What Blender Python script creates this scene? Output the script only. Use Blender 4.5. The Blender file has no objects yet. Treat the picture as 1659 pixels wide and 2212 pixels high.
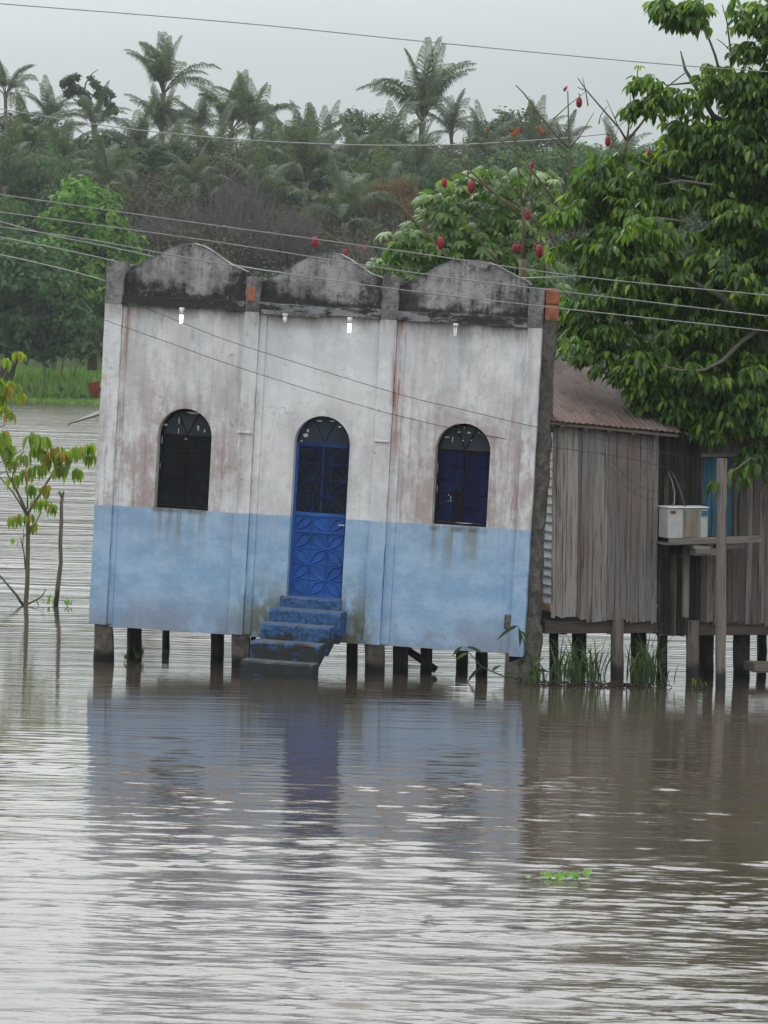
import bpy, math, random
import numpy as np
from math import sin, cos, radians as rad, pi, sqrt
from mathutils import Matrix, Vector
from mathutils.geometry import tessellate_polygon

rng = random.Random(7)
nr = np.random.RandomState(11)
sc = bpy.context.scene
COL = sc.collection

# ------------------------------------------------------------------ camera
cam_d = bpy.data.cameras.new('camera')
cam = bpy.data.objects.new('camera', cam_d)
COL.objects.link(cam)
sc.camera = cam
cam_d.sensor_fit = 'VERTICAL'
cam_d.sensor_height = 36
FPX = 9840.0
cam_d.lens = FPX / 2212 * 36
cam_d.clip_start = 0.5
cam_d.clip_end = 6000
CAMLOC = Vector((0, 0, 4.9))
RC = Matrix.Rotation(rad(90 - 2.6), 3, 'X') @ Matrix.Rotation(rad(1.5), 3, 'Z')
cam.matrix_world = Matrix.Translation(CAMLOC) @ RC.to_4x4()
sc.render.resolution_x, sc.render.resolution_y = 768, 1024

# ------------------------------------------------------------------ world, sun, exposure
SUN_EL, SUN_AZ = rad(48), rad(335)        # azimuth measured clockwise from +Y
w = bpy.data.worlds.new('World')
sc.world = w
w.use_nodes = True
wn = w.node_tree
wn.nodes.clear()
wo = wn.nodes.new('ShaderNodeOutputWorld')
bg = wn.nodes.new('ShaderNodeBackground')
bg.inputs['Strength'].default_value = 0.1
sky = wn.nodes.new('ShaderNodeTexSky')
sky.sky_type = 'NISHITA'
sky.sun_disc = False
sky.sun_elevation = SUN_EL
sky.sun_rotation = SUN_AZ
sky.dust_density = 4
tc = wn.nodes.new('ShaderNodeTexCoord')
sep = wn.nodes.new('ShaderNodeSeparateXYZ')
wn.links.new(tc.outputs['Generated'], sep.inputs[0])
cr = wn.nodes.new('ShaderNodeValToRGB')   # overcast dome: brighter towards the zenith
el = cr.color_ramp.elements
el[0].position = 0.0; el[0].color = (0.178, 0.198, 0.202, 1)
el[1].position = 1.0; el[1].color = (0.60, 0.62, 0.63, 1)
e = el.new(0.05); e.color = (0.188, 0.210, 0.215, 1)
e = el.new(0.16); e.color = (0.37, 0.392, 0.40, 1)
e = el.new(0.40); e.color = (0.50, 0.52, 0.53, 1)
wn.links.new(sep.outputs['Z'], cr.inputs[0])
cn = wn.nodes.new('ShaderNodeTexNoise')   # soft cloud structure over the whole dome
cn.inputs['Scale'].default_value = 4.0
cn.inputs['Detail'].default_value = 4
mp = wn.nodes.new('ShaderNodeMapping')
mp.inputs['Scale'].default_value = (1, 1, 3)
wn.links.new(tc.outputs['Generated'], mp.inputs[0])
wn.links.new(mp.outputs[0], cn.inputs['Vector'])
mr = wn.nodes.new('ShaderNodeMapRange')
mr.inputs['From Min'].default_value = 0.3; mr.inputs['From Max'].default_value = 0.7
mr.inputs['To Min'].default_value = 28.5; mr.inputs['To Max'].default_value = 31.5
wn.links.new(cn.outputs['Fac'], mr.inputs['Value'])
sca = wn.nodes.new('ShaderNodeVectorMath'); sca.operation = 'SCALE'
wn.links.new(cr.outputs['Color'], sca.inputs[0])
wn.links.new(mr.outputs[0], sca.inputs['Scale'])
mixw = wn.nodes.new('ShaderNodeMix'); mixw.data_type = 'RGBA'
mixw.inputs['Factor'].default_value = 0.10
# broad glow of the veiled sun, high behind the chapel
dot = wn.nodes.new('ShaderNodeVectorMath'); dot.operation = 'DOT_PRODUCT'
wn.links.new(tc.outputs['Generated'], dot.inputs[0])
dot.inputs[1].default_value = (sin(SUN_AZ)*cos(SUN_EL), cos(SUN_AZ)*cos(SUN_EL), sin(SUN_EL))
gl = wn.nodes.new('ShaderNodeMapRange'); gl.interpolation_type = 'SMOOTHSTEP'
gl.inputs['From Min'].default_value = 0.58; gl.inputs['From Max'].default_value = 0.98
gl.inputs['To Min'].default_value = 1.0; gl.inputs['To Max'].default_value = 1.85
wn.links.new(dot.outputs['Value'], gl.inputs['Value'])
sc2 = wn.nodes.new('ShaderNodeVectorMath'); sc2.operation = 'SCALE'
wn.links.new(sca.outputs[0], sc2.inputs[0]); wn.links.new(gl.outputs[0], sc2.inputs['Scale'])
wn.links.new(sc2.outputs[0], mixw.inputs['A'])
wn.links.new(sky.outputs[0], mixw.inputs['B'])
wn.links.new(mixw.outputs['Result'], bg.inputs['Color'])
wn.links.new(bg.outputs[0], wo.inputs['Surface'])

sun_d = bpy.data.lights.new('sun', 'SUN')
sun_d.energy = 1.3
sun_d.angle = rad(14)
sun_d.color = (1.0, 0.96, 0.9)
sun = bpy.data.objects.new('sun', sun_d)
COL.objects.link(sun)
sdir = Vector((sin(SUN_AZ) * cos(SUN_EL), cos(SUN_AZ) * cos(SUN_EL), sin(SUN_EL)))
sun.rotation_euler = sdir.to_track_quat('Z', 'Y').to_euler()

sc.view_settings.view_transform = 'Standard'
sc.view_settings.look = 'None'
sc.view_settings.gamma = 1
sc.view_settings.exposure = 0.0
sc.view_settings.use_curve_mapping = False
sc.cycles.use_denoising = True
sc.cycles.max_bounces = 6
sc.cycles.diffuse_bounces = 3
sc.cycles.glossy_bounces = 3
sc.cycles.transmission_bounces = 3
sc.cycles.volume_bounces = 1
sc.cycles.transparent_max_bounces = 8
sc.cycles.caustics_reflective = False
sc.cycles.caustics_refractive = False

# ------------------------------------------------------------------ measuring helpers
def ray(u, v):
    return RC @ Vector(((u - 829.5) / FPX, -(v - 1106) / FPX, -1))

def at(u, v, Y):                     # point of the plane y = Y that the photo shows at (u, v)
    r = ray(u, v)
    return CAMLOC + r * (Y / r.y)

def frame(O, yaw, lean):
    return Matrix.Translation(O) @ Matrix.Rotation(rad(yaw), 4, 'Z') @ Matrix.Rotation(rad(lean), 4, 'Y')

def inframe(M):
    Mi = M.inverted()
    def f(u, v, y=0.0):
        o = Mi @ CAMLOC
        r = Mi.to_3x3() @ ray(u, v)
        p = o + r * ((y - o.y) / r.y)
        return p
    return f

# ------------------------------------------------------------------ object helpers
def link(name, me, parent=None, M=None):
    o = bpy.data.objects.new(name, me)
    COL.objects.link(o)
    if parent is not None:
        o.parent = parent
    if M is not None:
        o.matrix_local = M
    return o

def tag(o, label=None, cat=None, group=None, kind=None):
    if label: o['label'] = label
    if cat: o['category'] = cat
    if group: o['group'] = group
    if kind: o['kind'] = kind
    return o

def empty(name, M, label, cat, group=None):
    if not isinstance(M, Matrix):
        M = Matrix.Translation(M)
    o = bpy.data.objects.new(name, None)
    COL.objects.link(o)
    o.matrix_world = M
    o.empty_display_size = 0.2
    return tag(o, label, cat, group)

def np_mesh(name, V, F, mat, smooth=False):
    V = np.asarray(V, dtype=np.float32); F = np.asarray(F, dtype=np.int32)
    n, k = F.shape
    me = bpy.data.meshes.new(name)
    me.vertices.add(len(V)); me.vertices.foreach_set('co', V.ravel())
    me.loops.add(n * k); me.loops.foreach_set('vertex_index', F.ravel())
    me.polygons.add(n)
    me.polygons.foreach_set('loop_start', np.arange(0, n * k, k, dtype=np.int32))
    me.polygons.foreach_set('use_smooth', np.full(n, smooth, dtype=bool))
    me.update(calc_edges=True)
    me.materials.append(mat)
    return me

class MB:
    def __init__(s):
        s.v = []; s.f = []; s.sm = []
    def add(s, vs, fs, smooth=False):
        b = len(s.v)
        s.v += [tuple(p) for p in vs]
        s.f += [tuple(i + b for i in f) for f in fs]
        s.sm += [smooth] * len(fs)
        return s
    def box(s, x0, x1, y0, y1, z0, z1, bev=0.0, M=None):
        if bev <= 0:
            vs = [(x, y, z) for x in (x0, x1) for y in (y0, y1) for z in (z0, z1)]
            fs = [(0,1,3,2),(4,6,7,5),(0,4,5,1),(2,3,7,6),(0,2,6,4),(1,5,7,3)]
        else:
            cx, cy, cz = (x0+x1)/2, (y0+y1)/2, (z0+z1)/2
            hx, hy, hz = (x1-x0)/2, (y1-y0)/2, (z1-z0)/2
            b = min(bev, hx*.9, hy*.9, hz*.9)
            vs = []; idx = {}
            for sx in (-1,1):
                for sy in (-1,1):
                    for sz in (-1,1):
                        for ax in range(3):
                            q = [hx-b, hy-b, hz-b]; q[ax] += b
                            idx[(sx,sy,sz,ax)] = len(vs)
                            vs.append((cx+sx*q[0], cy+sy*q[1], cz+sz*q[2]))
            fs = []
            S = (-1,1)
            for a in S:
                fs.append([idx[(a,y,z,0)] for y,z in ((-1,-1),(1,-1),(1,1),(-1,1))][::a])
                fs.append([idx[(x,a,z,1)] for x,z in ((-1,-1),(-1,1),(1,1),(1,-1))][::a])
                fs.append([idx[(x,y,a,2)] for x,y in ((-1,-1),(1,-1),(1,1),(-1,1))][::a])
            for a in S:
                for c in S:
                    fs.append([idx[(-1,a,c,1)],idx[(1,a,c,1)],idx[(1,a,c,2)],idx[(-1,a,c,2)]][::-a*c])
                    fs.append([idx[(a,-1,c,0)],idx[(a,1,c,0)],idx[(a,1,c,2)],idx[(a,-1,c,2)]][::a*c])
                    fs.append([idx[(a,c,-1,0)],idx[(a,c,1,0)],idx[(a,c,1,1)],idx[(a,c,-1,1)]][::-a*c])
                    for d in S:
                        fs.append([idx[(a,c,d,0)],idx[(a,c,d,1)],idx[(a,c,d,2)]][::a*c*d])
        if M is not None:
            vs = [M @ Vector(p) for p in vs]
        return s.add(vs, fs)
    def prism_y(s, poly, y0, y1, holes=()):         # polygon in (x, z) extruded along y
        loops = [list(poly)] + [list(h) for h in holes]
        flat = [p for l in loops for p in l]
        tri = tessellate_polygon([[Vector((p[0], p[1], 0)) for p in l] for l in loops])
        n = len(flat)
        vs = [(p[0], y0, p[1]) for p in flat] + [(p[0], y1, p[1]) for p in flat]
        fs = []
        for a, b, c in tri:
            A, B, Cc = flat[a], flat[b], flat[c]
            cr_ = (B[0]-A[0])*(Cc[1]-A[1]) - (B[1]-A[1])*(Cc[0]-A[0])
            if abs(cr_) < 1e-12: continue
            if cr_ < 0: b, c = c, b
            fs.append((a, b, c)); fs.append((a+n, c+n, b+n))
        k = 0
        for li, l in enumerate(loops):
            m = len(l)
            area = sum(l[i][0]*l[(i+1) % m][1] - l[(i+1) % m][0]*l[i][1] for i in range(m))
            for i in range(m):
                a, b = k+i, k+(i+1) % m
                q = (a, a+n, b+n, b)
                fs.append(q if (area > 0) == (li == 0) else q[::-1])
            k += m
        return s.add(vs, fs)
    def prism_x(s, poly, x0, x1):                   # polygon in (y, z) extruded along x
        m = len(poly)
        vs = [(x0, p[0], p[1]) for p in poly] + [(x1, p[0], p[1]) for p in poly]
        fs = [tuple(range(m))[::-1], tuple(range(m, 2*m))]
        fs += [(i, (i+1) % m, (i+1) % m + m, i+m) for i in range(m)]
        return s.add(vs, fs)
    def tube(s, pts, rs, n=6, cap=True, jit=0.0, smooth=True):
        pts = [Vector(p) for p in pts]
        if not hasattr(rs, '__len__'): rs = [rs]*len(pts)
        vs = []; prev = None
        for i, p in enumerate(pts):
            t = (pts[min(i+1, len(pts)-1)] - pts[max(i-1, 0)])
            if t.length < 1e-9: t = Vector((0,0,1))
            t.normalize()
            if prev is None:
                a = Vector((0,0,1)) if abs(t.z) < .9 else Vector((1,0,0))
                u = t.cross(a).normalized()
            else:
                u = (prev - t*prev.dot(t)).normalized()
            prev = u
            vv = t.cross(u)
            for k in range(n):
                r = rs[i]*(1 + jit*(rng.random()-.5))
                vs.append(p + (u*cos(2*pi*k/n) + vv*sin(2*pi*k/n))*r)
        fs = []
        for i in range(len(pts)-1):
            for k in range(n):
                fs.append((i*n+k, i*n+(k+1) % n, (i+1)*n+(k+1) % n, (i+1)*n+k))
        if cap:
            fs.append(tuple(range(n))[::-1]); fs.append(tuple(range((len(pts)-1)*n, len(pts)*n)))
        return s.add(vs, fs, smooth)
    def ellipsoid(s, c, r, n=10, m=7, M=None):
        vs = []; fs = []
        for i in range(m+1):
            th = pi*i/m
            for k in range(n):
                ph = 2*pi*k/n
                vs.append((c[0]+r[0]*sin(th)*cos(ph), c[1]+r[1]*sin(th)*sin(ph), c[2]+r[2]*cos(th)))
        for i in range(m):
            for k in range(n):
                fs.append((i*n+k, (i+1)*n+k, (i+1)*n+(k+1) % n, i*n+(k+1) % n))
        if M is not None: vs = [M @ Vector(p) for p in vs]
        return s.add(vs, fs, True)
    def mesh(s, name, mat):
        me = bpy.data.meshes.new(name)
        me.from_pydata([tuple(p) for p in s.v], [], s.f)
        me.polygons.foreach_set('use_smooth', s.sm)
        me.materials.append(mat)
        me.update()
        return me
    def build(s, name, mat, parent=None, M=None):
        return link(name, s.mesh(name, mat), parent, M)

# ------------------------------------------------------------------ material helpers
class N:
    """thin wrapper so node sockets can be combined like numbers"""
    def __init__(s, nt, sock): s.nt = nt; s.s = sock
    def _m(s, op, b=None, c=None, clamp=False):
        n = s.nt.nodes.new('ShaderNodeMath'); n.operation = op; n.use_clamp = clamp
        for i, x in enumerate((s, b, c)):
            if x is None: continue
            if isinstance(x, N): s.nt.links.new(x.s, n.inputs[i])
            else: n.inputs[i].default_value = x
        return N(s.nt, n.outputs[0])
    def __add__(s, b): return s._m('ADD', b)
    __radd__ = __add__
    def __sub__(s, b): return s._m('SUBTRACT', b)
    def __rsub__(s, b): return (s*-1.0)+b
    def __mul__(s, b): return s._m('MULTIPLY', b)
    __rmul__ = __mul__
    def __truediv__(s, b): return s._m('DIVIDE', b)
    def abs(s): return s._m('ABSOLUTE')
    def clamp(s): return s._m('ADD', 0.0, clamp=True)
    def min(s, b): return s._m('MINIMUM', b)
    def max(s, b): return s._m('MAXIMUM', b)
    def fract(s): return s._m('FRACT')
    def ramp(s, a, b, lo=0.0, hi=1.0):              # smooth step from a to b
        n = s.nt.nodes.new('ShaderNodeMapRange'); n.interpolation_type = 'SMOOTHSTEP'
        s.nt.links.new(s.s, n.inputs['Value'])
        if a > b: a, b, lo, hi = b, a, hi, lo
        n.inputs['From Min'].default_value = a; n.inputs['From Max'].default_value = b
        n.inputs['To Min'].default_value = lo; n.inputs['To Max'].default_value = hi
        return N(s.nt, n.outputs[0])

class Mat:
    def __init__(s, name, rough=0.8, spec=0.3):
        s.m = bpy.data.materials.new(name); s.m.use_nodes = True
        s.nt = s.m.node_tree
        s.b = s.nt.nodes['Principled BSDF']
        s.b.inputs['Roughness'].default_value = rough
        s.b.inputs['Specular IOR Level'].default_value = spec
        s._tc = None
    def coord(s, kind='Object'):
        if s._tc is None: s._tc = s.nt.nodes.new('ShaderNodeTexCoord')
        return s._tc.outputs[kind]
    def world(s):
        g = s.nt.nodes.new('ShaderNodeNewGeometry'); return g.outputs['Position']
    def xyz(s, vec=None):
        n = s.nt.nodes.new('ShaderNodeSeparateXYZ')
        s.nt.links.new(vec or s.coord(), n.inputs[0])
        return [N(s.nt, o) for o in n.outputs]
    def map(s, vec, scale=(1,1,1), loc=(0,0,0), rot=(0,0,0)):
        n = s.nt.nodes.new('ShaderNodeMapping')
        s.nt.links.new(vec, n.inputs[0])
        n.inputs['Scale'].default_value = scale; n.inputs['Location'].default_value = loc
        n.inputs['Rotation'].default_value = rot
        return n.outputs[0]
    def noise(s, vec, scale=(1,1,1), detail=4, rough=0.55, loc=(0,0,0), dist=0.0, rot=(0,0,0)):
        n = s.nt.nodes.new('ShaderNodeTexNoise')
        s.nt.links.new(s.map(vec, scale, loc, rot), n.inputs['Vector'])
        n.inputs['Scale'].default_value = 1; n.inputs['Detail'].default_value = detail
        n.inputs['Roughness'].default_value = rough; n.inputs['Distortion'].default_value = dist
        return N(s.nt, n.outputs['Fac'])
    def rand(s):
        n = s.nt.nodes.new('ShaderNodeObjectInfo'); a = N(s.nt, n.outputs['Random'])
        return a
    def island(s):
        g = s.nt.nodes.new('ShaderNodeNewGeometry')
        return (N(s.nt, g.outputs['Random Per Island']) + s.rand()).fract()
    def col(s, c):
        n = s.nt.nodes.new('ShaderNodeRGB'); n.outputs[0].default_value = (*c, 1); return n.outputs[0]
    def mix(s, a, b, f):
        n = s.nt.nodes.new('ShaderNodeMix'); n.data_type = 'RGBA'
        for k, x in (('A', a), ('B', b)):
            if isinstance(x, tuple): n.inputs[k].default_value = (*x, 1)
            else: s.nt.links.new(x, n.inputs[k])
        if isinstance(f, N): s.nt.links.new(f.s, n.inputs['Factor'])
        else: n.inputs['Factor'].default_value = f
        return n.outputs['Result']
    def base(s, c):
        if isinstance(c, tuple): s.b.inputs['Base Color'].default_value = (*c, 1)
        else: s.nt.links.new(c, s.b.inputs['Base Color'])
        return s
    def bump(s, h, dist=0.01, strength=1.0):
        n = s.nt.nodes.new('ShaderNodeBump')
        n.inputs['Distance'].default_value = dist; n.inputs['Strength'].default_value = strength
        s.nt.links.new(h.s, n.inputs['Height'])
        s.nt.links.new(n.outputs[0], s.b.inputs['Normal'])
        return s
    def rough(s, r): s.nt.links.new(r.s, s.b.inputs['Roughness']); return s

def make_wall():
    m = Mat('painted_plaster', 0.75, 0.25)
    P = m.coord(); x, y, z = m.xyz()
    edge = m.noise(P, (3, 3, 3), 3)
    cloud = m.noise(P, (1.6, 1.6, 1.1), 5, 0.6)
    mott = m.noise(P, (11, 11, 8), 9, 0.75, loc=(1, 2, 3))
    cloud = cloud*.75 + mott*.25
    c = m.mix((0.61, 0.63, 0.645), (0.80, 0.815, 0.825), cloud.ramp(.38, .60))
    c = m.mix(c, (0.42, 0.41, 0.42), mott.ramp(.52, .70) * .55)
    # pinkish brown weathering, strongest in the outer bays and low on the white field
    pat = m.noise(P, (2.6, 2.6, 1.0), 6, 0.65, loc=(4, 2, 1))
    mid = ((x - 3.0).abs()).ramp(0.75, 1.35, 0.3, 1.0)
    low = z.ramp(4.2, 2.2, 0.35, 1.0)
    c = m.mix(c, (0.40, 0.32, 0.31), ((pat*.7 + mott*.3).ramp(.40, .60) * mid * low * 0.9))
    st = m.noise(P, (9, 2, 0.55), 5, 0.65, loc=(0, 0, 5))
    c = m.mix(c, (0.34, 0.25, 0.235), ((st*.8 + mott*.2).ramp(.49, .62) * mid * z.ramp(3.6, 2.2, .35, 1.0) * 0.75))
    gr = m.noise(P, (5, 2, 1.6), 6, 0.7, loc=(11, 0, 2))
    c = m.mix(c, (0.30, 0.28, 0.28), (gr.ramp(.52, .74) * mid * .6))
    # rim of dirt around the arched openings
    def arch(cx, spring, r):
        dx = (x - cx); dz = (z - spring).max(0.0)
        d = ((dx*dx + dz*dz)._m('SQRT') - r)
        return d
    halo = m.noise(P, (5, 5, 4), 5, 0.7, loc=(8, 0, 3))
    for cx, sp, k in ((1.14, 2.62, .8), (4.95, 2.66, .7), (3.04, 2.63, .3)):
        d = arch(cx, sp, 0.37)
        c = m.mix(c, (0.36, 0.29, 0.27), (d.ramp(.32, .0) * (z.ramp(1.0, 1.9)) * halo.ramp(.35, .65) * k))
    # rust run beside the third pilaster
    rust = m.noise(P, (16, 4, 1.4), 4, 0.7)
    c = m.mix(c, (0.33, 0.13, 0.08), ((x - 4.02 - (edge-.5)*.06).abs().ramp(.10, .02) * z.ramp(2.2, 3.2) * rust.ramp(.4, .62) * .9))
    c = m.mix(c, (0.42, 0.2, 0.15), ((x - 0.27 - (edge-.5)*.05).abs().ramp(.05, .01) * z.ramp(3.0, 4.2) * .6))
    c = m.mix(c, (0.33, 0.13, 0.10), ((x - 5.66).abs().ramp(.03, .008) * (z - 1.95).abs().ramp(.32, .1) * rust.ramp(.4, .6) * .8))
    # blue dado
    tide = m.noise(P, (2.2, 2, 3.0), 5, 0.6, loc=(1, 0, 9))
    tide = tide*.7 + mott*.3
    blue = m.mix((0.25, 0.395, 0.585), (0.365, 0.51, 0.68), tide.ramp(.40, .60))
    blue = m.mix(blue, (0.21, 0.26, 0.33), mott.ramp(.54, .70) * .5)
    blue = m.mix(blue, (0.32, 0.375, 0.47), ((z - 1.15).ramp(-.25, .3) * st.ramp(.42, .66) * .6))
    blue = m.mix(blue, (0.235, 0.265, 0.33), (z.ramp(.65, .05) * cloud.ramp(.38, .56) * .8))
    isb = (z + (edge - .5)*0.035 + (mott - .5)*.02 + x*-0.008).ramp(1.632, 1.618)
    c = m.mix(c, blue, isb)
    # soot under the cornice
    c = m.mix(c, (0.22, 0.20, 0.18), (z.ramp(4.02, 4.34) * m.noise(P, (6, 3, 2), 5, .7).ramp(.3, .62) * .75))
    # runs under the windows
    for a, b in ((.74, 1.54), (4.57, 5.33)):
        box = (x - (a+b)/2).abs().ramp((b-a)/2+.05, (b-a)/2-.06)
        run = m.noise(P, (11, 2, .5), 3, .6, loc=(a, 0, 0))
        c = m.mix(c, (0.20, 0.22, 0.15), (box * z.ramp(0.85, 1.62) * z.ramp(1.68, 1.64) * run.ramp(.44, .66) * .75))
        c = m.mix(c, (0.10, 0.10, 0.09), (box * (z - 1.62).abs().ramp(.07, .0) * halo.ramp(.35, .6) * .8))
    # green and black growth low down beside the stairs
    g = m.noise(P, (5, 3, 2.4), 6, .65, loc=(2, 7, 1))
    near = ((x - 2.45).abs().ramp(.62, .1)).max((x - 3.6).abs().ramp(.38, .1))
    c = m.mix(c, (0.13, 0.14, 0.085), (near * z.ramp(1.1, .15) * g.ramp(.36, .54) * .95))
    c = m.mix(c, (0.10, 0.10, 0.085), (z.ramp(0.10, -.35) * g.ramp(.25, .55)))
    # fine streaks and specks
    fs = m.noise(P, (34, 6, 2.2), 3, .6)
    c = m.mix(c, (0.22, 0.18, 0.17), (fs.ramp(.64, .8) * .55))
    sp = m.noise(P, (38, 38, 22), 2, .5, loc=(3, 3, 3))
    c = m.mix(c, (0.16, 0.14, 0.13), (sp.ramp(.70, .78) * cloud.ramp(.6, .4) * .8))
    # hairline cracks and flaked spots
    ck = (m.noise(P, (1.7, 1.7, 1.3), 3, .6, loc=(5, 5, 8)) - .5).abs().ramp(.0035, .0008)
    c = m.mix(c, (0.10, 0.09, 0.09), (ck * m.noise(P, (.9, .9, .9), 2, .5, loc=(2, 9, 1)).ramp(.52, .6) * .35))
    fl_ = m.noise(P, (6, 6, 9), 6, .75, loc=(17, 4, 3))
    c = m.mix(c, (0.33, 0.31, 0.29), (fl_.ramp(.655, .675) * .8))
    m.base(c)
    fine = m.noise(P, (60, 60, 60), 4, .6)
    und = m.noise(P, (3.5, 3.5, 3.5), 4, .5)
    m.bump(fine*0.25 + und*1.6 + sp.ramp(.66, .8)*-.4, 0.02, 0.6)
    return m.m

def make_parapet():
    m = Mat('mildewed_render', 0.9, 0.2)
    P = m.coord(); x, y, z = m.xyz()
    a = m.noise(P, (2.2, 2.2, 1.6), 6, .65)
    s = m.noise(P, (8, 3, .8), 5, .65)
    c = m.mix((0.20, 0.195, 0.20), (0.37, 0.36, 0.36), a.ramp(.38, .58))
    c = m.mix(c, (0.36, 0.34, 0.32), (s.ramp(.52, .7) * .6))
    blot = m.noise(P, (5, 4, 6), 8, .78, loc=(5, 1, 2))
    lowm = z.ramp(4.80, 4.44, 0.0, .17) * x.ramp(4.4, 1.2, .35, 1.0) + z.ramp(4.54, 4.47, 0, .08)
    side = m.noise(P, (1.1, 1, .8), 3, .5, loc=(9, 0, 0))
    c = m.mix(c, (0.40, 0.39, 0.38), (m.noise(P, (14, 4, 1.2), 4, .6, loc=(2, 2, 2)).ramp(.56, .72) * .5))
    topm = z.ramp(4.9, 5.2, 0, .07)
    ex = ((x - 1.05).abs()).min((x - 2.93).abs()).min((x - 4.86).abs())
    topm = topm + ex.ramp(.40, .85, 0, .13)
    c = m.mix(c, (0.10, 0.098, 0.095), ((blot*.4 + s*.6).ramp(.48, .60) * .55))
    c = m.mix(c, (0.022, 0.021, 0.020), ((blot*.55 + s*.2 + side*.25 + lowm + topm).ramp(.49, .66) * .93))
    sp = m.noise(P, (24, 24, 24), 5, .65)
    c = m.mix(c, (0.03, 0.03, 0.03), (sp.ramp(.58, .66) * .85))
    c = m.mix(c, (0.22, 0.215, 0.21), (m.noise(P, (13, 13, 9), 6, .75, loc=(4, 8, 8)).ramp(.56, .66) * .75))
    c = m.mix(c, (0.5, 0.5, 0.48), (m.noise(P, (22, 22, 22), 2, .5, loc=(7, 7, 7)).ramp(.72, .78) * .6))
    m.base(c).bump(blot*1.0 + sp*.5, 0.02, .7)
    return m.m

def make_cornice():
    m = Mat('grimy_cornice', 0.9, 0.2)
    P = m.coord(); x, y, z = m.xyz()
    a = m.noise(P, (3, 3, 9), 6, .7)
    c = m.mix((0.24, 0.245, 0.25), (0.040, 0.038, 0.037), (a + x.ramp(2.0, 1.6, 0, .16)).ramp(.42, .55))
    sp = m.noise(P, (30, 30, 30), 3, .5)
    c = m.mix(c, (0.5, 0.5, 0.5), (sp.ramp(.66, .74) * .5))
    m.base(c).bump(a + sp*.4, .02, .7)
    return m.m

def make_concrete(name, c1, c2, dark=(0.04, 0.038, 0.035), wet=None, amt=.7, sc_=(4, 4, 3)):
    m = Mat(name, 0.9, 0.2)
    P = m.coord(); x, y, z = m.xyz()
    a = m.noise(P, sc_, 7, .7)
    b = m.noise(P, (26, 26, 20), 4, .65, loc=(3, 1, 6))
    c = m.mix(c1, c2, a.ramp(.35, .65))
    c = m.mix(c, dark, (b.ramp(.52, .7) * amt))
    if wet is not None:
        wx, wy, wz = m.xyz(m.world())
        c = m.mix(c, tuple(q*.35 for q in dark), (wz + (a-.5)*.25).ramp(wet, wet - .14))
    m.base(c).bump(a*1.2 + b, .03, .8)
    return m.m

def make_wood(name, c1, c2, stain=(0.16, 0.085, 0.06), tw=.5, dark=0.0, wet=None, axis='z'):
    m = Mat(name, 0.85, 0.2)
    P = m.coord(); x, y, z = m.xyz()
    r = m.rand()
    n_ = m.nt.nodes.new('ShaderNodeVectorMath'); n_.operation = 'ADD'
    cb = m.nt.nodes.new('ShaderNodeCombineXYZ')
    m.nt.links.new((r*37.0).s, cb.inputs[0]); m.nt.links.new((r*91.0).s, cb.inputs[2])
    m.nt.links.new(P, n_.inputs[0]); m.nt.links.new(cb.outputs[0], n_.inputs[1])
    Q = n_.outputs[0]
    g = {'z': (46, 46, 1.7), 'x': (1.7, 46, 46)}[axis]
    g2 = {'z': (9, 9, .6), 'x': (.6, 9, 9)}[axis]
    a = m.noise(Q, g, 5, .65, dist=.4)
    b = m.noise(Q, g2, 5, .6)
    c = m.mix(c1, c2, (b*.6 + r*.7).ramp(.3, 1.0))
    c = m.mix(c, stain, (m.noise(Q, g2, 3, .6, loc=(6, 6, 6)).ramp(.45, .68) * tw))
    c = m.mix(c, tuple(q*.28 for q in c1), (a.ramp(.50, .66) * .8))
    if dark:
        blk = m.noise(Q, tuple(q*.5 for q in g2), 6, .75, loc=(1, 8, 3))
        c = m.mix(c, (0.012, 0.011, 0.010), (blk.ramp(.62-dark, .82-dark) * .92))
    if wet is not None:
        wx, wy, wz = m.xyz(m.world())
        c = m.mix(c, tuple(q*.22 for q in c1), (wz + (b-.5)*.3).ramp(wet, wet-.15))
    m.base(c).bump(a + b*.6, .006, .8)
    return m.m

def make_leaf(name, c1, c2, c3=None, f3=.15, trans=.35, rough=.42, spec=.45):
    m = Mat(name, rough, spec)
    r = m.island()
    W = m.world()
    big = m.noise(W, (.9, .9, .9), 3, .6)
    c = m.mix(c1, c2, (r*.75 + big*.8 - .3).ramp(.15, .85))
    if c3 is not None:
        c = m.mix(c, c3, (r*7.31).fract().ramp(1-f3-.05, 1-f3+.05))
    m.base(c)
    t = m.nt.nodes.new('ShaderNodeBsdfTranslucent')
    g = m.nt.nodes.new('ShaderNodeMix'); g.data_type = 'RGBA'; g.blend_type = 'MULTIPLY'
    g.inputs['Factor'].default_value = 1
    m.nt.links.new(c, g.inputs['A']); g.inputs['B'].default_value = (1.6, 1.7, .6, 1)
    m.nt.links.new(g.outputs['Result'], t.inputs[0])
    mx = m.nt.nodes.new('ShaderNodeMixShader'); mx.inputs[0].default_value = trans
    m.nt.links.new(m.b.outputs[0], mx.inputs[1]); m.nt.links.new(t.outputs[0], mx.inputs[2])
    m.nt.links.new(mx.outputs[0], m.nt.nodes['Material Output'].inputs['Surface'])
    return m.m

def make_plain(name, c1, c2=None, rough=.6, spec=.4, sc_=(8, 8, 8), metal=0.0, bump=.004):
    m = Mat(name, rough, spec)
    m.b.inputs['Metallic'].default_value = metal
    P = m.coord()
    a = m.noise(P, sc_, 5, .6)
    m.base(m.mix(c1, c2 or tuple(q*.6 for q in c1), a.ramp(.35, .7))).bump(a, bump, .5)
    return m.m

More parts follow.
